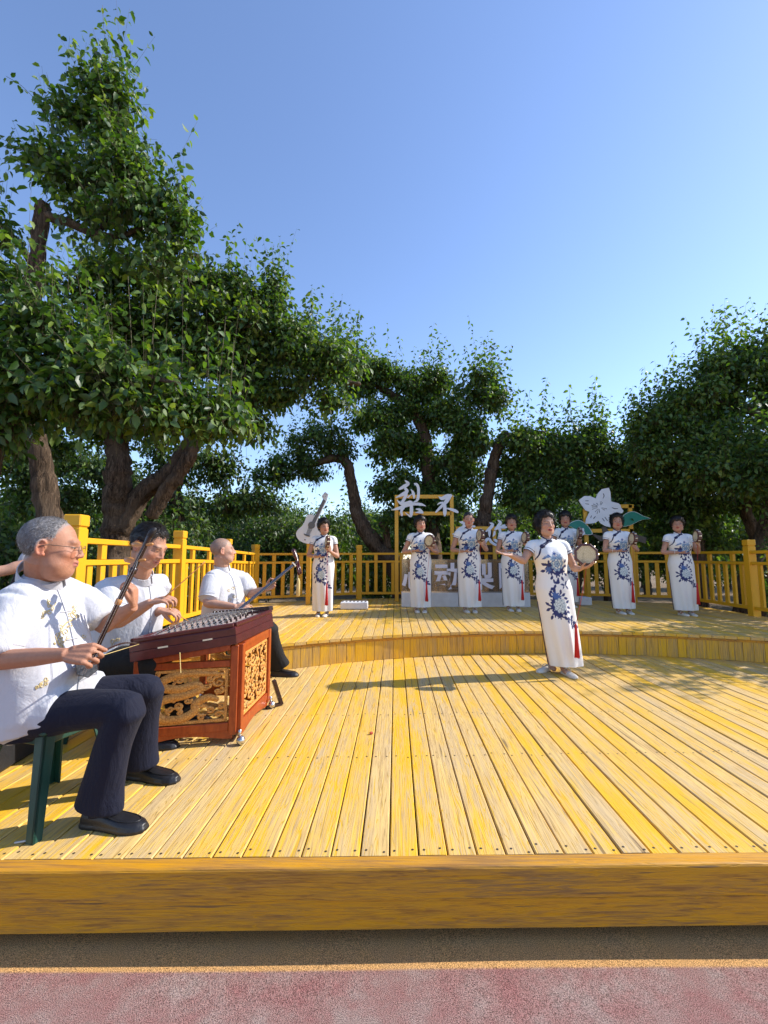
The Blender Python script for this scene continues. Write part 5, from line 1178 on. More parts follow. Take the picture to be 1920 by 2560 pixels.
def mat_blackcase(): return simple('blackcase', (.012, .012, .014), .6, .2, 40, .4)
def mat_ebony(): return simple('ebony', (.030, .012, .010), .28, .25, 20, .1)
def mat_snake(): return simple('snake', (.10, .10, .10), .5, .5, 120, .3)
def mat_pegwood(): return simple('pegwood', (.50, .22, .06), .4)
def mat_creamcord(): return simple('creamcord', (.62, .46, .18), .7)
def stool(label, c, seat, ang, w=.15, b=.20):
    root = thing('stool', label, 'stool', (c[0], c[1], DZ)); R_ = Matrix.Rotation(ang, 3, 'Z'); C = Vector((c[0], c[1], 0))
    mb = MB(); mb.box(C + Vector((0, 0, seat - .012)), (2 * w + .03, 2 * w + .03, .024), R_, .008); mb.box(C + Vector((0, 0, seat - .05)), (2 * w - .02, 2 * w - .02, .05), R_, .006); mb.build('seat', MAT('greenplastic'), root)
    for sx in (-1, 1):
        for sy in (-1, 1):
            t = Vector((sx * w, sy * w, seat - .03)); q = Vector((sx * b, sy * b, DZ)); mb = MB()
            for dx, dy in ((-sx, 0), (0, -sy)):                     # angled leg: two flanges meeting in a ridge
                prof = []
                for P, ww in ((t, .052), (q, .038)):
                    e = Vector((dx * ww, dy * ww, 0)); th = Vector((-dy * sx * sy, -dx * sx * sy, 0)) * 0; nrm = Vector((-sx if dx == 0 else 0, -sy if dy == 0 else 0, 0)) * .010
                    prof += [P, P + e, P + e + nrm, P + nrm]
                mb.add([C + R_ @ Vector((p.x, p.y, 0)) + Vector((0, 0, p.z)) for p in prof], [(0, 1, 2, 3), (7, 6, 5, 4), (0, 4, 5, 1), (1, 5, 6, 2), (2, 6, 7, 3), (3, 7, 4, 0)])
            mb.build('leg', MAT('greenplastic'), root)
    return root
stool('dark green plastic stool under the nearest musician', (-1.615, 2.13), .682, math.radians(-14), .14, .212)
stool('dark green plastic stool hidden behind the dulcimer, under its player', (float(J2['hip'][0]) - .02, float(J2['hip'][1])), float(J2['hip'][2]) - .085, .05, .14, .18)
stool('dark green plastic stool under the shaven-headed lute player', (float(J3['hip'][0]), float(J3['hip'][1])), float(J3['hip'][2]) - .085, .1, .14, .18)
# black hard case on the floor behind the stool
a = pz(22, 1925, DZ); b = pz(116, 1866, DZ); d = Vector(b - a).normalized(); nrm = Vector((-d.y, d.x, 0)); L = 1.25; ctr = Vector(b) - d * (L / 2 - .25) + nrm * .17
case = thing('instrument_case', 'black instrument case lying on the stage behind the green stool', 'case', (ctr.x, ctr.y, DZ)); R_ = Matrix((d, nrm, Vector((0, 0, 1)))).transposed()
MB().box(ctr + Vector((0, 0, .085)), (L, .34, .168), R_, .02).build('case_shell', MAT('blackcase'), case); MB().box(ctr + Vector((0, 0, .212)), (L, .34, .08), R_, .03).build('case_lid', MAT('blackcase'), case)
for t in (-.35, 0.1, .38): MB().box(ctr + d * (L * t) - nrm * .172 + Vector((0, 0, .165)), (.045, .01, .05), R_, .002).build('latch', MAT('steel'), case)
# ---------------- hammered dulcimer
TC, TA, TB = py(322, 1609, 2.66), py(588, 1566, 2.84), py(680, 1526, 3.52); TD = TC + (TB - TA) * np.array([1, 1.75, 1]); TD[0] = TC[0] - .02; TD[2] = TC[2] + .0
TP = [Vector(p) for p in (TC, TA, TB, TD)]; nz = (TP[1] - TP[0]).cross(TP[3] - TP[0]).normalized(); TP[2] -= nz * (TP[2] - TP[0]).dot(nz)
dl = thing('hammered_dulcimer', 'dark rosewood hammered dulcimer with rows of strings on a carved stand', 'dulcimer', (float(TA[0]) - .3, float(TA[1]) + .4, DZ), None)
cen = sum(TP, Vector()) / 4
def inset(P, k): return cen + (P - cen) * k
def slab(top, lo, hi, nm, mat, k=1.0, ch=.012):
    q = [inset(p, k) for p in top]; v = []
    for off, kk in ((lo, 1.0), (hi - ch, 1.0), (hi, 1 - ch * 1.2)): v += [cen + (p - cen) * kk + nz * off for p in q]
    f = [(3, 2, 1, 0), (8, 9, 10, 11)] + [(i + 4 * j, (i + 1) % 4 + 4 * j, (i + 1) % 4 + 4 * (j + 1), i + 4 * (j + 1)) for j in range(2) for i in range(4)]
    return link(nm, mesh_data(nm, v, f), mat, dl)
slab(TP, -.108, -.054, 'lower_case', MAT('rosewood'), 1.0, .004); slab(TP, -.0515, .0, 'upper_case', MAT('rosewood'), 1.0)
slab(TP, .0015, .006, 'soundboard', MAT('soundboard'), .87, .001)
for e0, e1, k in ((0, 1, .5), (3, 2, .5), (0, 3, 1), (1, 2, 1)):
    a_, b_ = inset(TP[e0], .955), inset(TP[e1], .955); o_ = .010
    MB().bar(a_ + nz * o_, b_ + nz * o_, .045, .026, .006, up=nz).build('rim_rail', MAT('rosewood'), dl)
U0, U1 = TP[0], TP[3]; W0, W1 = TP[1], TP[2]
for t in np.linspace(.14, .86, 24):                                  # strings run between the two slanted sides
    a_, b_ = inset(U0.lerp(W0, t), .93), inset(U1.lerp(W1, t), .93); mid = nz * (.042 + .012 * ((int(t * 100)) % 2))
    P = [a_ + nz * .022, a_.lerp(b_, .25) + mid, a_.lerp(b_, .5) + mid, a_.lerp(b_, .78) + mid, b_ + nz * .022]; MB().tube(P, .0016, 4, cap=False).build('string', MAT('steel'), dl)
for s_, t_ in ((.20, .14), (.38, .12), (.58, .1), (.80, .12)):
    for t in np.linspace(t_ + .02, 1 - t_ - .03, 11):
        a_, b_ = inset(U0.lerp(W0, t), .93), inset(U1.lerp(W1, t), .93); p = a_.lerp(b_, s_)
        br = MB().tube([p + nz * .006, p + nz * .024, p + nz * .040], [.0085, .006, .0075], 7).build('bridge_pillar', MAT('ebony' if s_ < .7 else 'redlacquer') if False else MAT('ebony'), dl, True); MB().ell(p + nz * .043, (.0062, .0062, .004), 7).build('pillar_cap', MAT('ivory'), br, True)
for t in np.linspace(.1, .9, 14):
    a_ = inset(U1.lerp(W1, t), .955); MB().tube([a_ + nz * .02, a_ + nz * .045], [.004, .0045], 6).build('tuning_pin', MAT('steel'), dl, True)
for t in (.30, .72):
    p = TP[0].lerp(TP[1], t) - nz * .053; dd = (TP[1] - TP[0]).normalized(); MB().bar(p - dd * .028, p + dd * .028, .004, .009, 0, up=nz).build('hinge', MAT('ivory'), dl)
lid = MB().bar(inset(TP[3], 1.02).lerp(inset(TP[2], 1.02), .1) + nz * .03, inset(TP[2], .99) + nz * .03, .05, .035, .005, up=nz); lid.build('back_rail', MAT('ebony'), dl)
# carved folding stand
FR, FL, BR, BL = Vector((-1.005, 2.885, 0)), Vector((-1.56, 2.735, 0)), Vector((-.992, 3.50, 0)), Vector((-1.58, 3.72, 0))
def boardz(p): return cen.z - ((p.x - cen.x) * nz.x + (p.y - cen.y) * nz.y) / nz.z - .110
stand = thing('dulcimer_stand', 'orange-red stand with carved dragon panels under the dulcimer', 'stand', (-1.3, 3.1, DZ))
def spir(cx, cy, r, a0=0, sg=1, tr=1.15):
    t = np.linspace(0, 1, 12); return [(cx + r * (1 - .8 * q) * math.cos(a0 + sg * q * tr * 6.28), cy + r * (1 - .8 * q) * math.sin(a0 + sg * q * tr * 6.28)) for q in t]
def side_panel(A, B, dragon, seed):
    d = (B - A).normalized(); n_ = Vector((d.y, -d.x, 0)); L = (B - A).length; pw = .042; root = stand
    za, zb = boardz(A), boardz(B); z0 = .345; pn = MB()
    for P, z in ((A, za), (B, zb)): MB().box((P.x, P.y, (z + .335) / 2 - .01), (.048, .040, z - .335 + .0), Matrix.Rotation(math.atan2(d.y, d.x), 3, 'Z'), .004).build('stand_post', MAT('orangewood'), root)
    A1, B1 = A + d * .025, B - d * .025
    def rail(z1, z2, h, nm='stand_rail'): MB().bar(A1 + Vector((0, 0, z1)), B1 + Vector((0, 0, z2)), .030, h, .003).build(nm, MAT('orangewood'), root)
    rail(z0 + .03, z0 + .03, .05); rail(za - .022, zb - .022, .036); tz = min(za, zb) - .05; rail(tz, tz, .04)
    bl, br, bt, bb = .045, L - .045, tz - .035, z0 + .07
    fr_ = MB()
    for (p, q) in (((bl, bb), (br, bb)), ((bl, bt), (br, bt)), ((bl, bb), (bl, bt)), ((br, bb), (br, bt))):
        fr_.bar(A + d * p[0] + Vector((0, 0, p[1])) - n_ * .004, A + d * q[0] + Vector((0, 0, q[1])) - n_ * .004, .018, .018, .002, up=n_)
    cv = fr_.build('panel_frame', MAT('carving'), root); w_, h_ = br - bl, bt - bb
    def pt(u, v, o=0.0): return A + d * (bl + u * w_) + Vector((0, 0, bb + v * h_)) + n_ * o
    r = rng(seed); car = MB()
    def ribbon(pts, rad, o=0.0, k=4): P = spline(np.array(pts, float), k); car.tube([pt(u, v, o) for u, v in P], [(a, .006) for a in interp(rad, len(P))] if False else [(.006, a) for a in interp(rad, len(P))], 6, side=n_)
    if dragon:
        ribbon([(.97, .90), (.72, .93), (.45, .94), (.22, .84), (.20, .70), (.42, .66), (.62, .72), (.66, .62), (.46, .52), (.22, .46), (.13, .30), (.20, .10), (.42, .07), (.60, .20), (.62, .36), (.78, .46), (.90, .40)], [.010, .018, .026, .030, .030, .028, .027, .027, .027, .029, .032, .032, .030, .028, .027, .025, .016], .002)
        for i, (u, v) in enumerate(((.30, .93), (.5, .97), (.7, .97), (.12, .8), (.33, .75), (.55, .8), (.72, .62), (.35, .4), (.08, .4), (.07, .18), (.3, .17), (.5, .12), (.74, .3), (.7, .55))): ribbon([(u, v), (u + r.uniform(-.05, .05), v + .04), (u + r.uniform(-.08, .08), v + .065)], [.010, .006, .002])
        for (u, v, q) in ((.86, .9, .06), (.90, .74, .07), (.80, .80, .05), (.90, .58, .07), (.94, .30, .06), (.80, .20, .06), (.92, .12, .06), (.70, .08, .05), (.42, .82, .05), (.52, .60, .05), (.34, .58, .05), (.40, .33, .06), (.52, .42, .05), (.30, .28, .05), (.07, .58, .05), (.08, .92, .05), (.06, .06, .05), (.42, .20, .04), (.75, .68, .05), (.62, .90, .04)): ribbon(spir(u, v, q, r.uniform(0, 6), r.choice([-1, 1])), [.012, .009, .007, .004])
        for _ in range(7): u, v = r.uniform(.05, .95, 2); a_ = r.uniform(0, 6.28); ribbon([(u, v), (u + .06 * math.cos(a_), v + .05 * math.sin(a_)), (u + .12 * math.cos(a_ + .5), v + .1 * math.sin(a_ + .5))], [.013, .010, .006])
    else:
        for u in np.linspace(.08, .92, 6):
            for v in np.linspace(.05, .95, 8):
                uu, vv = u + r.uniform(-.05, .05), v + r.uniform(-.03, .03); a_ = r.uniform(0, 6.28); ribbon(spir(uu, vv, r.uniform(.06, .09), a_, r.choice([-1, 1]), .9), [.013, .010, .007, .004])
        for _ in range(12): u, v = r.uniform(.03, .97, 2); a_ = r.uniform(0, 6.28); ribbon([(u, v), (u + .1 * math.cos(a_), v + .06 * math.sin(a_)), (u + .2 * math.cos(a_ + .6), v + .11 * math.sin(a_ + .6))], [.015, .012, .006])
    V = [p for p in car.v]; lim = []
    for p in V:                                                      # keep the carving inside its frame
        q = Vector(p) - A; u = min(max(q.dot(d), bl - .004), br + .004); z = min(max(p[2], bb - .004), bt + .004); o_ = q.dot(n_); s_ = A + d * u + n_ * o_; lim.append((s_.x, s_.y, z))
    car.v = lim; c_ = car.build('carved_openwork', MAT('carving'), root, True); c_['kind'] = 'stuff'
    # shaped apron under the bottom rail
    k = 12; ap = [(0, 0)] + [(L * i / k, -.018 - .03 * abs(math.cos(math.pi * i / k)) ** 2.5) for i in range(k + 1)] + [(L, 0)]
    MB().prism([(a_, b_) for a_, b_ in ap], A + Vector((0, 0, z0 + .004)), d, Vector((0, 0, 1)), .018).build('apron', MAT('orangewood'), root, tri=True)
side_panel(FL, FR + Vector((-.02, -.006, 0)), True, 7); side_panel(FR + Vector((.012, .022, 0)), BR, False, 8); side_panel(BL, BR + Vector((-.03, .02, 0)), True, 9)
for P in (Vector((-.973, 2.865, 0)), Vector((-.968, 3.535, 0)), Vector((-1.58, 2.72, 0)), Vector((-1.60, 3.74, 0))):
    c_ = MB().ell((P.x + .012, P.y - .012, DZ + .028), (.0275, .0275, .0275), 14).build('caster', MAT('steel'), stand, True); MB().tube([(P.x, P.y, DZ + .05), (P.x, P.y, DZ + .085)], .011, 8).build('caster_stem', MAT('steel'), c_, True)
MB().bar((-.955, 3.56, DZ + .20), (-.90, 3.60, DZ + .006), .035, .03, .004).bar((-.90, 3.60, DZ + .012), (-.99, 3.50, DZ + .012), .03, .02).build('folding_foot', MAT('ebony'), stand)
tie = MB(); p0 = TP[0].lerp(TP[1], .46) - nz * .10; tie.bar(p0 + Vector((0, -.012, 0)), p0 + Vector((.012, -.014, -.12)), .006, .003); tie.build('ribbon_tie', MAT('creamcord'), stand)
# mallets
for tip, hnd, lb in (((512, 1404, 2.72), (424, 1482, 2.62), 'thin bamboo dulcimer hammer raised in the player\'s near hand'), ((470, 1552, 3.1), (428, 1524, 2.98), 'thin bamboo dulcimer hammer held low over the strings')):
    P = py(*tip); Q = py(*hnd); m_ = MB().tube(spline([Q - (P - Q) * .12, (P + Q) / 2 + [0, 0, -.004], P], 4), interp([.0045, .003, .0035], 9), 6).build('dulcimer_hammer', MAT('pegwood'), None, True); tag(m_, lb, 'mallet', 'dulcimer hammers')
# ---------------- upright two-string fiddle and bow
T0, T1 = py(381, 1326, 2.10), py(232, 1640, 2.06); fd_ = thing('upright_fiddle', 'dark two-stringed upright fiddle resting on the nearest man\'s thigh', 'fiddle', tuple(T1 - [0, 0, .05])); ax = unit(T0 - T1)
MB().tube([T1 - ax * .03, T1 + (T0 - T1) * .45, T0 - ax * .05, T0 - ax * .012, T0 + V3((.012, 0, .006))], [.0105, .0115, .012, .0135, .011], 12).build('neck', MAT('ebony'), fd_, True)
MB().tube([T0 - ax * .03, T0 + V3((.004, 0, 0)), T0 + V3((.016, 0, .008))], [.0145, .015, .009], 12).build('neck_tip', MAT('blackcase'), fd_, True)
for t in (.075, .155):
    c_ = T0 - ax * t; MB().tube([c_ + V3((.045, -.02, .004)), c_, c_ - V3((.03, -.015, .0)), c_ - V3((.055, -.03, -.002)), c_ - V3((.085, -.045, -.004))], [.006, .007, .008, .015, .012], 10).build('tuning_peg', MAT('pegwood'), fd_, True)
for t in (.205, .36): c_ = T0 - ax * t; MB().tube([c_ - ax * .012, c_ + ax * .012], .0165 if t < .3 else .0145, 12).build('collar_ring', MAT('ebony' if t < .3 else 'pegwood'), fd_, True)
bx = unit(V3((.5, -.85, .1))); q = np.arange(6) * math.pi / 3; bz_ = unit(ax - bx * ax.dot(bx)); by_ = np.cross(bx, bz_); Bc = T1 - ax * .045
v = [Bc + bx * h + (by_ * math.cos(a) + bz_ * math.sin(a)) * r for h, r in ((-.065, .040), (-.02, .043), (.065, .047)) for a in q]
link('sound_box', mesh_data('sound_box', v, grid_faces(3, 6)), MAT('ebony'), fd_)
link('snakeskin_face', mesh_data('snakeskin_face', [Bc + bx * .0665 + (by_ * math.cos(a) + bz_ * math.sin(a)) * .044 for a in q], [tuple(range(6))]), MAT('snake'), fd_)
for o_ in (-.005, .005): MB().tube([T0 - ax * (.08 if o_ > 0 else .16) + bx * .012, T0 - ax * .2 + bx * .022 + by_ * o_, Bc + bx * .075 + by_ * o_ - bz_ * .03], .0008, 4, cap=False).build('string', MAT('steel'), fd_)
hb_ = J1['tipsR'][0]; b0 = py(246, 1634, 1.82); b1 = b0 + unit(V3((-.22, .95, -.10))) * .50
bw = thing('fiddle_bow', 'slender fiddle bow gripped in the nearest man\'s right hand', 'bow', tuple(b0)); MB().tube(spline([b0 - (b1 - b0) * .05, b0, (b0 + b1) / 2 + [0, 0, .02], b1], 5), interp([.006, .005, .0038, .003], 16), 7).build('stick', MAT('ebony'), bw, True)
MB().tube([b0 - [0, 0, .012], b1 - [0, 0, .004]], .0014, 5).build('bow_hair', MAT('creamcord'), bw, True)
# ---------------- long-necked lute
N0, N1 = py(596, 1526, 4.08), py(733, 1413, 4.40); lt = thing('long_necked_lute', 'long-necked three-stringed lute held by the shaven-headed man', 'lute', tuple(N0)); ax = unit(N1 - N0); sd_ = unit(np.cross(ax, [0, 1, 0])); fw_ = np.cross(sd_, ax)
MB().bar(N0, N1, .030, .026, .006, up=fw_).build('neck', MAT('ebony'), lt)
for o_ in (-.009, 0, .009): MB().tube([N0 - ax * .1 - V3((0, .03, 0)), N0 - V3((0, .022, 0)) + sd_ * o_, N1 - V3((0, .018, 0)) + sd_ * o_], .0022, 4, cap=False).build('string', MAT('steel'), lt)
MB().bar(N1 + ax * .002, N1 + ax * .016, .052, .032, .002, up=fw_).build('nut', MAT('ivory'), lt)
H1 = N1 + ax * .05; MB().tube(spline([H1 - ax * .06, H1, H1 + V3((-.015, .03, .05)), H1 + V3((-.05, .05, .12))], 4), interp([.018, .020, .026, .034], 13), 10, asp=.6).build('peg_head', MAT('ebony'), lt, True)
for k, s_ in ((-.005, 1), (.015, 1), (.005, -1)): c_ = H1 + ax * k; MB().tube([c_, c_ + V3((.02 * s_, -.02, -.06 * s_ - .01)), c_ + V3((.035 * s_, -.03, -.12 * s_))], [.008, .012, .016], 8).build('tuning_peg', MAT('rosewood'), lt, True)
MB().add(*loft([(N0 - ax * .16 + fw_ * h, ax * .095 * k, sd_ * .085 * k) for h, k in ((-.045, .92), (-.03, 1.0), (.03, 1.0), (.045, .92))], 24, 3.0)).build('sound_box', MAT('ebony'), lt, True)
e = H1 + V3((.02, -.02, -.07)); MB().tube([e, e + [0, 0, -.09]], .003, 5).tube([e + [0, 0, -.09], e + [.004, 0, -.12], e + [0, 0, -.26]], [.010, .016, .019], 9).build('tassel', MAT('creamcord'), lt, True)
# ---------------- a fourth musician, mostly outside the picture: only an arm shows
E4, W4 = py(24, 1418, 2.95), py(104, 1398, 3.05); hp = V3((-3.15, 2.85, .80))
J = dict(hip=hp, neck=hp + [.05, .0, .50], head=hp + [.09, 0, .63], face=(.95, .1, 0), SR=hp + [.02, -.19, .42], SL=hp + [.04, .2, .42], ER=E4 - V3((.02, .0, .02)), WR=W4, EL=hp + [.2, .3, .2], WL=hp + [.42, .2, .2], bodyfwd=(.98, 0, 0),
         HR=((.8, .2, .5), (0, .9, 0), (0, 0, 1), dict(curl=(.6, .8, .5))), HL=((1, 0, 0), (0, 0, -1), (0, -1, 0), dict(curl=(.6, .8, .5))), KR=hp + [.42, -.1, .0], KL=hp + [.42, .12, .0], AR=hp + [.45, -.1, -.43], AL=hp + [.45, .12, -.43], heelR=V3((hp[0] + .40, hp[1] - .1, DZ)), toeR=V3((hp[0] + .67, hp[1] - .1, DZ)), heelL=V3((hp[0] + .40, hp[1] + .12, DZ)), toeL=V3((hp[0] + .67, hp[1] + .12, DZ)), slv=.5)
seated_man('musician at the left edge of whom only a raised bare arm shows', J, dict(), 'black', (.50, .27, .18), 'blacktrouser', 404, .008, group='seated musicians')
stool('stool of the musician outside the left edge', (float(hp[0]), float(hp[1])), .72, 0.0, .14, .18)
c_ = py(58, 1398, 3.0); mc = thing('microphone', 'grey microphone on a dark boom behind the nearest man\'s collar', 'microphone', tuple(c_)); MB().tube([c_ + [-.02, 0, -.05], c_, c_ + [.016, 0, .045]], [.022, .026, .020], 12).build('microphone_body', simple('greyplastic', (.30, .31, .35), .4), mc, True)
MB().tube([c_ + [-.02, 0, -.05], c_ + [-.25, .1, -.45], c_ + [-.3, .1, DZ - c_[2] + .01]], .011, 8).build('boom', MAT('blackcase'), mc, True)

# ================================================================== SIGNS ON THE UPPER STAGE
def mat_signwhite(): return simple('signwhite', (.74, .76, .82), .5, .05, 6, .05)
def mat_letterlilac(): return simple('letterlilac', (.86, .83, .93), .5, .04, 6, .04)
def mat_foam(): return simple('foam', (.70, .70, .72), .75, .08, 9, .4)
def mat_leafgreen(): return simple('leafgreen', (.008, .205, .155), .5, .06, 5, .05)
def mat_signedge(): return simple('signedge', (.52, .58, .56), .5)
def mat_signbrown(): return simple('signbrown', (.085, .068, .060), .6)
def mat_inkgrey(): return simple('inkgrey', (.035, .045, .065), .6)
def mat_pinkprint(): return simple('pinkprint', (.62, .40, .46), .5, .2, 40)
def mat_guitargrey(): return simple('guitargrey', (.13, .135, .15), .5, .25, 60)
def mat_acrylic():
    n = NT('acrylic'); t = n.n('BsdfTransparent'); t.inputs[0].default_value = (.86, .80, .72, 1); g_ = n.n('BsdfGlossy'); g_.inputs['Roughness'].default_value = .12; d_ = n.n('BsdfDiffuse'); d_.inputs[0].default_value = (.5, .46, .4, 1)
    m1 = n.n('MixShader'); m1.inputs[0].default_value = .10; m2 = n.n('MixShader'); m2.inputs[0].default_value = .06
    n.t.links.new(t.outputs[0], m1.inputs[1]); n.t.links.new(g_.outputs[0], m1.inputs[2]); n.t.links.new(m1.outputs[0], m2.inputs[1]); n.t.links.new(d_.outputs[0], m2.inputs[2]); n.t.links.new(m2.outputs[0], n.out.inputs[0]); return n.m
def brush(root, nm, strokes, org, scl, Y, mat, th=.02):
    """brush-written character cut from board: every stroke a tapering outline with thickness"""
    mb = MB()
    for i, st in enumerate(strokes):
        P = spline(np.array([(org[0] + a / scl, org[1] + b / scl, w / scl) for a, b, w in st], float), 6); W_ = np.array([py(x, y, Y - i * .0012) for x, y, w in P]); r = np.maximum(P[:, 2], 1.0 / scl) * Y / F_PX / 2
        t = unit(np.gradient(W_, axis=0)); nrm = np.cross(t, [0, 1, 0]); L_ = W_ + nrm * r[:, None]; Rr = W_ - nrm * r[:, None]; n = len(P); v = []
        cap0 = W_[0] - t[0] * r[0] * .7; cap1 = W_[-1] + t[-1] * r[-1] * .7; out = [cap0] + list(L_) + [cap1] + list(Rr[::-1]); k = len(out)
        v = [tuple(p) for p in out] + [(p[0], p[1] + th, p[2]) for p in out]; f = [(0, 1, 2 * n + 1), (k + 0, k + 2 * n + 1, k + 1)]
        for j in range(n - 1): a_, b_, c_, d_ = 1 + j, 2 + j, 2 * n - j, 2 * n + 1 - j; f += [(a_, b_, c_, d_), (k + a_, k + d_, k + c_, k + b_)]
        f += [(n, n + 1, n + 2), (k + n, k + n + 2, k + n + 1)] + [(j, j + k, (j + 1) % k + k, (j + 1) % k) for j in range(k)]; mb.add(v, f)
    return mb.build(nm, MAT(mat), root)
Y = 9.12
def PY(x, y, Yq): p = py(x, y, Yq); return Vector(p)
cs = thing('calligraphy_sign', 'yellow frame carrying large grey-white brush-written characters', 'sign', tuple(pz(1060, 1503, UZ)))
def fbar(root, x0, y0, x1, y1, Yq, w=.075, nm='frame_bar'):
    a_ = PY(x0, y0, Yq); b_ = PY(x1, y1, Yq)
    if x0 == x1: b_.x = a_.x
    if y0 > 1480: a_.z = UZ + .001
    if y0 == y1: b_.z = a_.z
    MB().bar(a_, b_, w, w * .6, .003, up=(0, 1, 0)).build(nm, MAT('metalyellow'), root)
Yf = Y + .05
for x in (992, 1133): fbar(cs, x, 1502, x, 1238, Yf)
fbar(cs, 997, 1242, 1128, 1242, Yf); fbar(cs, 997, 1284, 1128, 1284, Yf); fbar(cs, 1139, 1321, 1262, 1321, Yf); fbar(cs, 1139, 1358, 1262, 1358, Yf); fbar(cs, 1240, 1502, 1240, 1325, Yf)
brush(cs, 'character_pear', [[(375, 98, 26), (440, 165, 66), (350, 228, 78), (245, 285, 46)], [(372, 270, 56), (415, 330, 72), (320, 400, 76), (172, 470, 18)], [(415, 320, 50), (385, 430, 66), (330, 540, 66), (270, 600, 40)], [(500, 290, 12), (548, 360, 58), (566, 440, 50), (566, 495, 16)], [(430, 470, 34), (480, 425, 26), (535, 385, 12)],
      [(575, 165, 34), (630, 185, 54), (664, 270, 60), (664, 400, 62), (640, 520, 58), (555, 575, 14)], [(75, 742, 14), (230, 705, 66), (400, 648, 66), (560, 612, 62), (720, 620, 58), (825, 655, 12)], [(198, 528, 12), (260, 585, 54), (345, 640, 56)], [(300, 600, 44), (400, 590, 62), (480, 560, 50), (530, 575, 40)], [(495, 560, 60), (512, 680, 72), (510, 800, 74), (488, 880, 44), (380, 800, 12)], [(350, 690, 44), (292, 760, 56), (305, 865, 44)], [(612, 722, 22), (690, 735, 58), (745, 790, 52), (765, 820, 14)], [(598, 800, 14), (680, 790, 44), (740, 810, 20)]], (970, 1190), 8.73, Y, 'signwhite')
brush(cs, 'character_not', [[(1105, 450, 10), (1180, 490, 76), (1290, 440, 86), (1385, 425, 62)], [(1345, 450, 76), (1270, 560, 84), (1180, 650, 66), (1100, 730, 50), (1045, 790, 34)], [(1075, 628, 10), (1130, 590, 34), (1200, 580, 44)], [(1230, 590, 60), (1242, 700, 78), (1240, 800, 74), (1240, 870, 38)], [(1270, 705, 20), (1370, 725, 50), (1470, 760, 66), (1530, 795, 40)]], (970, 1190), 8.73, Y, 'signwhite')
brush(cs, 'character_apart', [[(232, 118, 10), (300, 135, 60), (400, 125, 70), (520, 130, 40)], [(170, 300, 14), (260, 250, 50), (400, 215, 50), (560, 215, 40)], [(340, 140, 50), (310, 260, 56), (230, 350, 60), (90, 375, 14)], [(130, 420, 14), (190, 370, 40)], [(470, 130, 44), (470, 300, 50), (455, 430, 20)]], (1120, 1290), 8.295, Y, 'signwhite')
brush(cs, 'character_you', [[(868, 138, 20), (925, 175, 58), (880, 245, 62), (790, 320, 30)], [(862, 250, 40), (862, 340, 56), (862, 435, 16)], [(1030, 82, 14), (1085, 130, 56), (1050, 200, 62), (975, 285, 40)], [(990, 270, 40), (1090, 235, 50), (1180, 195, 50), (1205, 235, 40), (1110, 255, 10)], [(1060, 240, 44), (1085, 330, 50), (1050, 370, 14)], [(968, 320, 40), (960, 380, 44), (930, 425, 12)], [(765, 605, 14), (790, 510, 54), (850, 475, 54), (905, 545, 54), (1000, 600, 44), (1030, 560, 14)], [(950, 480, 20), (1000, 515, 62), (1060, 540, 30)], [(1080, 420, 20), (1110, 470, 50)]], (1120, 1290), 8.295, Y, 'signwhite')
# ---------------- clear lettering box on a white plinth
Yb = 8.15; lb_ = thing('lettering_box', 'clear acrylic box with pale lilac characters on a white plinth', 'sign', tuple(pz(1165, 1517, UZ)))
x0, x1 = PY(1004, 1500, Yb).x, PY(1326, 1500, Yb).x; zt = PY(1100, 1482, Yb).z; zz = PY(1100, 1399, Yb).z
MB().box(((x0 + x1) / 2, Yb + .17, (UZ + zt) / 2 + .001), (x1 - x0, .34, zt - UZ), None, .006).build('plinth', MAT('foam'), lb_)
for nm, c_, s_ in (('front_pane', ((x0 + x1) / 2, Yb + .03, (zt + zz) / 2), (x1 - x0 - .02, .008, zz - zt - .002)), ('back_pane', ((x0 + x1) / 2, Yb + .31, (zt + zz) / 2), (x1 - x0 - .02, .008, zz - zt - .002)), ('side_pane', (x0 + .012, Yb + .17, (zt + zz) / 2), (.008, .27, zz - zt - .002)), ('side_pane', (x1 - .012, Yb + .17, (zt + zz) / 2), (.008, .27, zz - zt - .002)), ('top_pane', ((x0 + x1) / 2, Yb + .17, zz + .004), (x1 - x0 - .02, .29, .008))): MB().box(c_, s_).build(nm, MAT('acrylic'), lb_)
def glyph(root, nm, ch, xc, yt, yb, Yq, mat, off=.018):
    cu_ = bpy.data.curves.new('glyph', 'FONT'); cu_.body = ch; cu_.size = 1.0; cu_.extrude = .03; cu_.offset = off; o = bpy.data.objects.new('glyph', cu_); COL.objects.link(o)
    dg = bpy.context.evaluated_depsgraph_get(); me = bpy.data.meshes.new_from_object(o.evaluated_get(dg)); bpy.data.objects.remove(o)
    n = len(me.vertices); V = np.empty(n * 3); me.vertices.foreach_get('co', V); V = V.reshape(-1, 3)
    lo, hi = V.min(0), V.max(0); a_ = py(xc, yt, Yq); b_ = py(xc, yb, Yq); s_ = (a_[2] - b_[2]) / (hi[1] - lo[1]); c0 = (lo + hi) / 2; Q = np.empty_like(V)
    Q[:, 0] = a_[0] + (V[:, 0] - c0[0]) * s_; Q[:, 2] = (a_[2] + b_[2]) / 2 + (V[:, 1] - c0[1]) * s_; Q[:, 1] = Yq - V[:, 2] * s_
    me.vertices.foreach_set('co', Q.ravel()); me.update(); me.name = nm; me.materials.clear(); return link(nm, me, MAT(mat), root)
for nm, ch, xc, yt, yb in (('character_heart', '\u5fc3', 1036, 1414, 1474), ('character_move', '\u52a8', 1118, 1407, 1474), ('character_pear', '\u68a8', 1199, 1406, 1474), ('character_garden', '\u56ed', 1278, 1408, 1473)): glyph(lb_, nm, ch, xc, yt, yb, Yb + .004, 'letterlilac', .03)
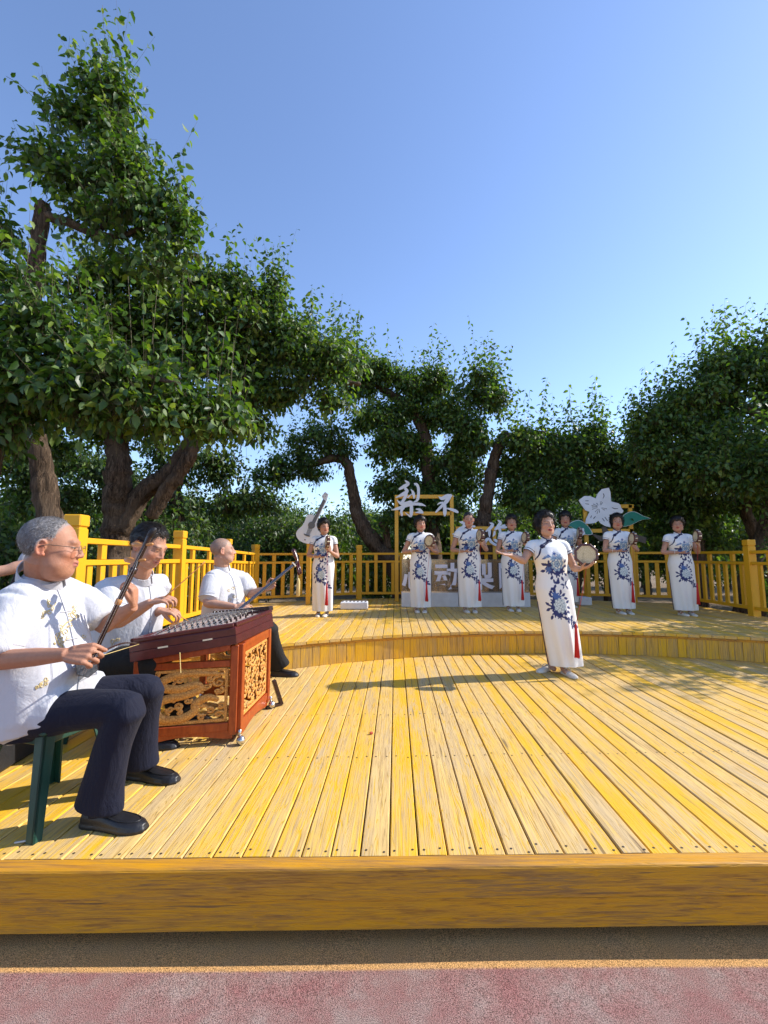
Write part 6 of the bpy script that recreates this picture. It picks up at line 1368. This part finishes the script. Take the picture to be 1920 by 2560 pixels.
for (xa, xb, ya, yb, lb) in ((850, 918, 1506, 1524, 'low white foam block on the upper stage left of the lettering box'), (1452, 1480, 1494, 1514, 'white foam block behind the front singer\'s drum')):
    P = pz((xa + xb) / 2, yb, UZ); w_ = (xb - xa) / F_PX * P[1]; h_ = py(xa, ya, P[1])[2] - UZ; bl_ = thing('foam_block', lb, 'block', tuple(P)); MB().box((P[0], P[1] + .15, UZ + h_ / 2 + .001), (w_, .30, h_), Matrix.Rotation(.03, 3, 'Z'), .012).build('block_body', MAT('foam'), bl_)
    if xa < 900:
        for t in np.linspace(-.42, .42, 7): MB().ell((P[0] + w_ * t, P[1] + .12, UZ + h_ + .006), (.018, .05, .008), 8).build('top_lump', MAT('guitargrey'), bl_, True)
# ---------------- guitar cut-out
Yg = 8.45; gu = thing('guitar_cutout', 'white guitar-shaped board tilted on a yellow post', 'sign', tuple(PY(770, 1515, Yg)))
def zpoly(root, nm, pts, org, scl, Yq, mat, th=.02, k=0):
    P = np.array([(org[0] + a / scl, org[1] + b / scl) for a, b in pts], float)
    if k: P = spline(np.vstack([P, P[:1]]), k)[:-1]
    W_ = [py(x, y, Yq) for x, y in P]; m = len(W_); v = [tuple(p) for p in W_] + [(p[0], p[1] + th, p[2]) for p in W_]
    f = [tuple(range(m)), tuple(range(2 * m - 1, m - 1, -1))] + [(i, i + m, (i + 1) % m + m, (i + 1) % m) for i in range(m)]; mb = MB().add(v, f); return mb.build(nm, MAT(mat), root, tri=True)
go, gs = (700, 1200), 5.184
zpoly(gu, 'guitar_body', [(350, 458), (400, 446), (445, 462), (470, 500), (482, 560), (520, 610), (535, 680), (520, 760), (470, 810), (400, 828), (330, 820), (260, 790), (218, 740), (208, 690), (235, 640), (290, 590), (322, 530), (335, 485)], go, gs, Yg, 'signwhite', .025, 3)
zpoly(gu, 'fretboard', [(405, 560), (445, 575), (592, 268), (556, 250)], go, gs, Yg - .012, 'guitargrey', .01); zpoly(gu, 'neck_edge', [(445, 576), (456, 580), (606, 262), (594, 262)], go, gs, Yg - .008, 'signwhite', .02)
zpoly(gu, 'headstock', [(556, 250), (540, 215), (548, 195), (585, 152), (628, 185), (606, 262), (580, 262)], go, gs, Yg - .005, 'signwhite', .02)
zpoly(gu, 'sound_hole', [(409 + 46 * math.cos(a), 585 + 46 * math.sin(a)) for a in np.linspace(0, 6.28, 17)[:-1]], go, gs, Yg - .016, 'guitargrey', .01); zpoly(gu, 'bridge', [(308, 692), (330, 700), (392, 724), (380, 736), (345, 728), (312, 712)], go, gs, Yg - .014, 'guitargrey', .01)
for i in range(5): a_, b_ = py(700 + (340 + i * 9) / gs, 1200 + (705 + i * 4) / gs, Yg - .014), py(700 + (372 + i * 11) / gs, 1200 + (610 + i * 5) / gs, Yg - .014); MB().tube([a_, b_], .003, 4).build('string', MAT('inkgrey'), gu)
zpoly(gu, 'strap_button', [(318, 765), (332, 772), (326, 784), (314, 778)], go, gs, Yg - .01, 'inkgrey', .01)
for i, (a_, b_) in enumerate(((570, 185), (582, 172), (600, 190), (590, 212), (565, 215))): zpoly(gu, 'tuner', [(a_ - 4, b_), (a_, b_ - 4), (a_ + 4, b_), (a_, b_ + 4)], go, gs, Yg - .014, 'inkgrey', .01)
a_ = PY(772, 1400, Yg + .05); MB().bar((a_.x, Yg + .055, UZ + .001), (a_.x, Yg + .055, PY(772, 1345, Yg).z), .085, .06, .003, up=(0, 1, 0)).build('post', MAT('metalyellow'), gu)
# ---------------- pear blossom sign
Yp = 9.0; fs = thing('blossom_sign', 'large white five-petalled blossom with green leaves on a yellow frame', 'sign', tuple(pz(1530, 1505, UZ))); fo, fq_ = (1420, 1200), 7.54
for x, t in ((1473, 1272), (1588, 1262)): fbar(fs, x, 1504, x, t, Yp + .07)
fbar(fs, 1478, 1327, 1583, 1327, Yp + .07); fbar(fs, 1478, 1266, 1583, 1266, Yp + .07)
zpoly(fs, 'branch', [(430, 1005), (560, 1040), (660, 1060), (640, 880), (700, 870), (800, 1000), (1250, 1010), (1480, 1085), (1470, 1200), (1250, 1130), (900, 1150), (600, 1150)], fo, fq_, Yp + .035, 'signbrown', .02)
for pts, inn in (([(1010, 890), (1020, 700), (1100, 625), (1200, 590), (1300, 608), (1420, 675), (1565, 728), (1400, 752), (1280, 805), (1160, 860)], .93), ([(-20, 850), (60, 795), (150, 758), (215, 755), (300, 795), (400, 890), (466, 1000), (440, 1032), (320, 1032), (200, 970), (70, 890)], .92)):
    c_ = np.mean(pts, 0); zpoly(fs, 'leaf', pts, fo, fq_, Yp + .012, 'signedge', .018, 2); zpoly(fs, 'leaf_face', [tuple(c_ + (np.array(p) - c_) * inn) for p in pts], fo, fq_, Yp + .008, 'leafgreen', .003, 2)
zpoly(fs, 'blossom', [(205, 380), (310, 302), (420, 302), (525, 350), (560, 262), (640, 172), (770, 145), (802, 235), (815, 405), (950, 438), (990, 470), (1000, 520), (1046, 580), (1025, 625), (900, 640), (780, 650), (800, 890), (700, 866), (615, 815), (572, 765), (520, 806), (420, 822), (330, 824), (345, 735), (410, 598), (330, 570), (272, 490), (232, 430)], fo, fq_, Yp - .012, 'signwhite', .02)
for a_, L_ in ((3.6, 120), (3.35, 140), (3.15, 130), (2.85, 130), (2.3, 110), (1.95, 120), (1.6, 90), (.55, 100), (.25, 130), (-1.0, 90), (-1.3, 100), (-2.2, 80)):
    c0, c1 = (595 + 40 * math.cos(a_), 510 + 40 * math.sin(a_)), (595 + L_ * math.cos(a_), 510 + L_ * math.sin(a_)); nx, ny = -math.sin(a_) * 4, math.cos(a_) * 4
    zpoly(fs, 'stamen', [(c0[0] - nx * .5, c0[1] - ny * .5), (c1[0] - nx, c1[1] - ny), (c1[0] + 8 * math.cos(a_) - nx * 2, c1[1] + 8 * math.sin(a_) - ny * 2), (c1[0] + 14 * math.cos(a_), c1[1] + 14 * math.sin(a_)), (c1[0] + 8 * math.cos(a_) + nx * 2, c1[1] + 8 * math.sin(a_) + ny * 2), (c1[0] + nx, c1[1] + ny), (c0[0] + nx * .5, c0[1] + ny * .5)], fo, fq_, Yp - .016, 'inkgrey', .003)
for pl in ([(665, 255, 10), (680, 300, 14), (660, 345, 6)], [(330, 392, 10), (385, 392, 12)], [(328, 447, 8), (395, 456, 12)], [(830, 520, 8), (880, 540, 14), (940, 538, 8)], [(445, 672, 10), (428, 710, 12)], [(518, 684, 10), (482, 728, 14)], [(648, 722, 10), (688, 775, 12)], [(695, 700, 10), (745, 768, 12)]): brush(fs, 'petal_mark', [pl] if len(pl) > 2 else [[pl[0], tuple((np.array(pl[0]) + pl[1]) / 2), pl[1]]], fo, fq_, Yp - .0165, 'inkgrey', .003)
zpoly(fs, 'small_blossom', [(250 + (68 + 10 * math.sin(5 * a)) * math.cos(a), 985 + (80 + 12 * math.sin(5 * a)) * math.sin(a)) for a in np.linspace(0, 6.28, 31)[:-1]], fo, fq_, Yp - .004, 'signwhite', .008); zpoly(fs, 'small_blossom_heart', [(262 + 34 * math.cos(a), 985 + 30 * math.sin(a)) for a in np.linspace(0, 6.28, 13)[:-1]], fo, fq_, Yp - .008, 'pinkprint', .003)
# ---------------- litter on the planks
P = pz(928, 1836, DZ); tag(MB().box((P[0], P[1], DZ + .009), (.022, .014, .014), Matrix.Rotation(.5, 3, 'Z'), .003).build('paper_scrap', simple('redpaper', (.45, .06, .03), .7)), 'small crumpled red scrap on the planks', 'litter')
P = pz(54, 2108, DZ); tag(MB().box((P[0], P[1], DZ + .006), (.05, .007, .007), Matrix.Rotation(.35, 3, 'Z'), .002).build('plastic_straw', simple('strawgrey', (.5, .48, .45), .5)), 'short pale straw lying by the front stool leg', 'litter')
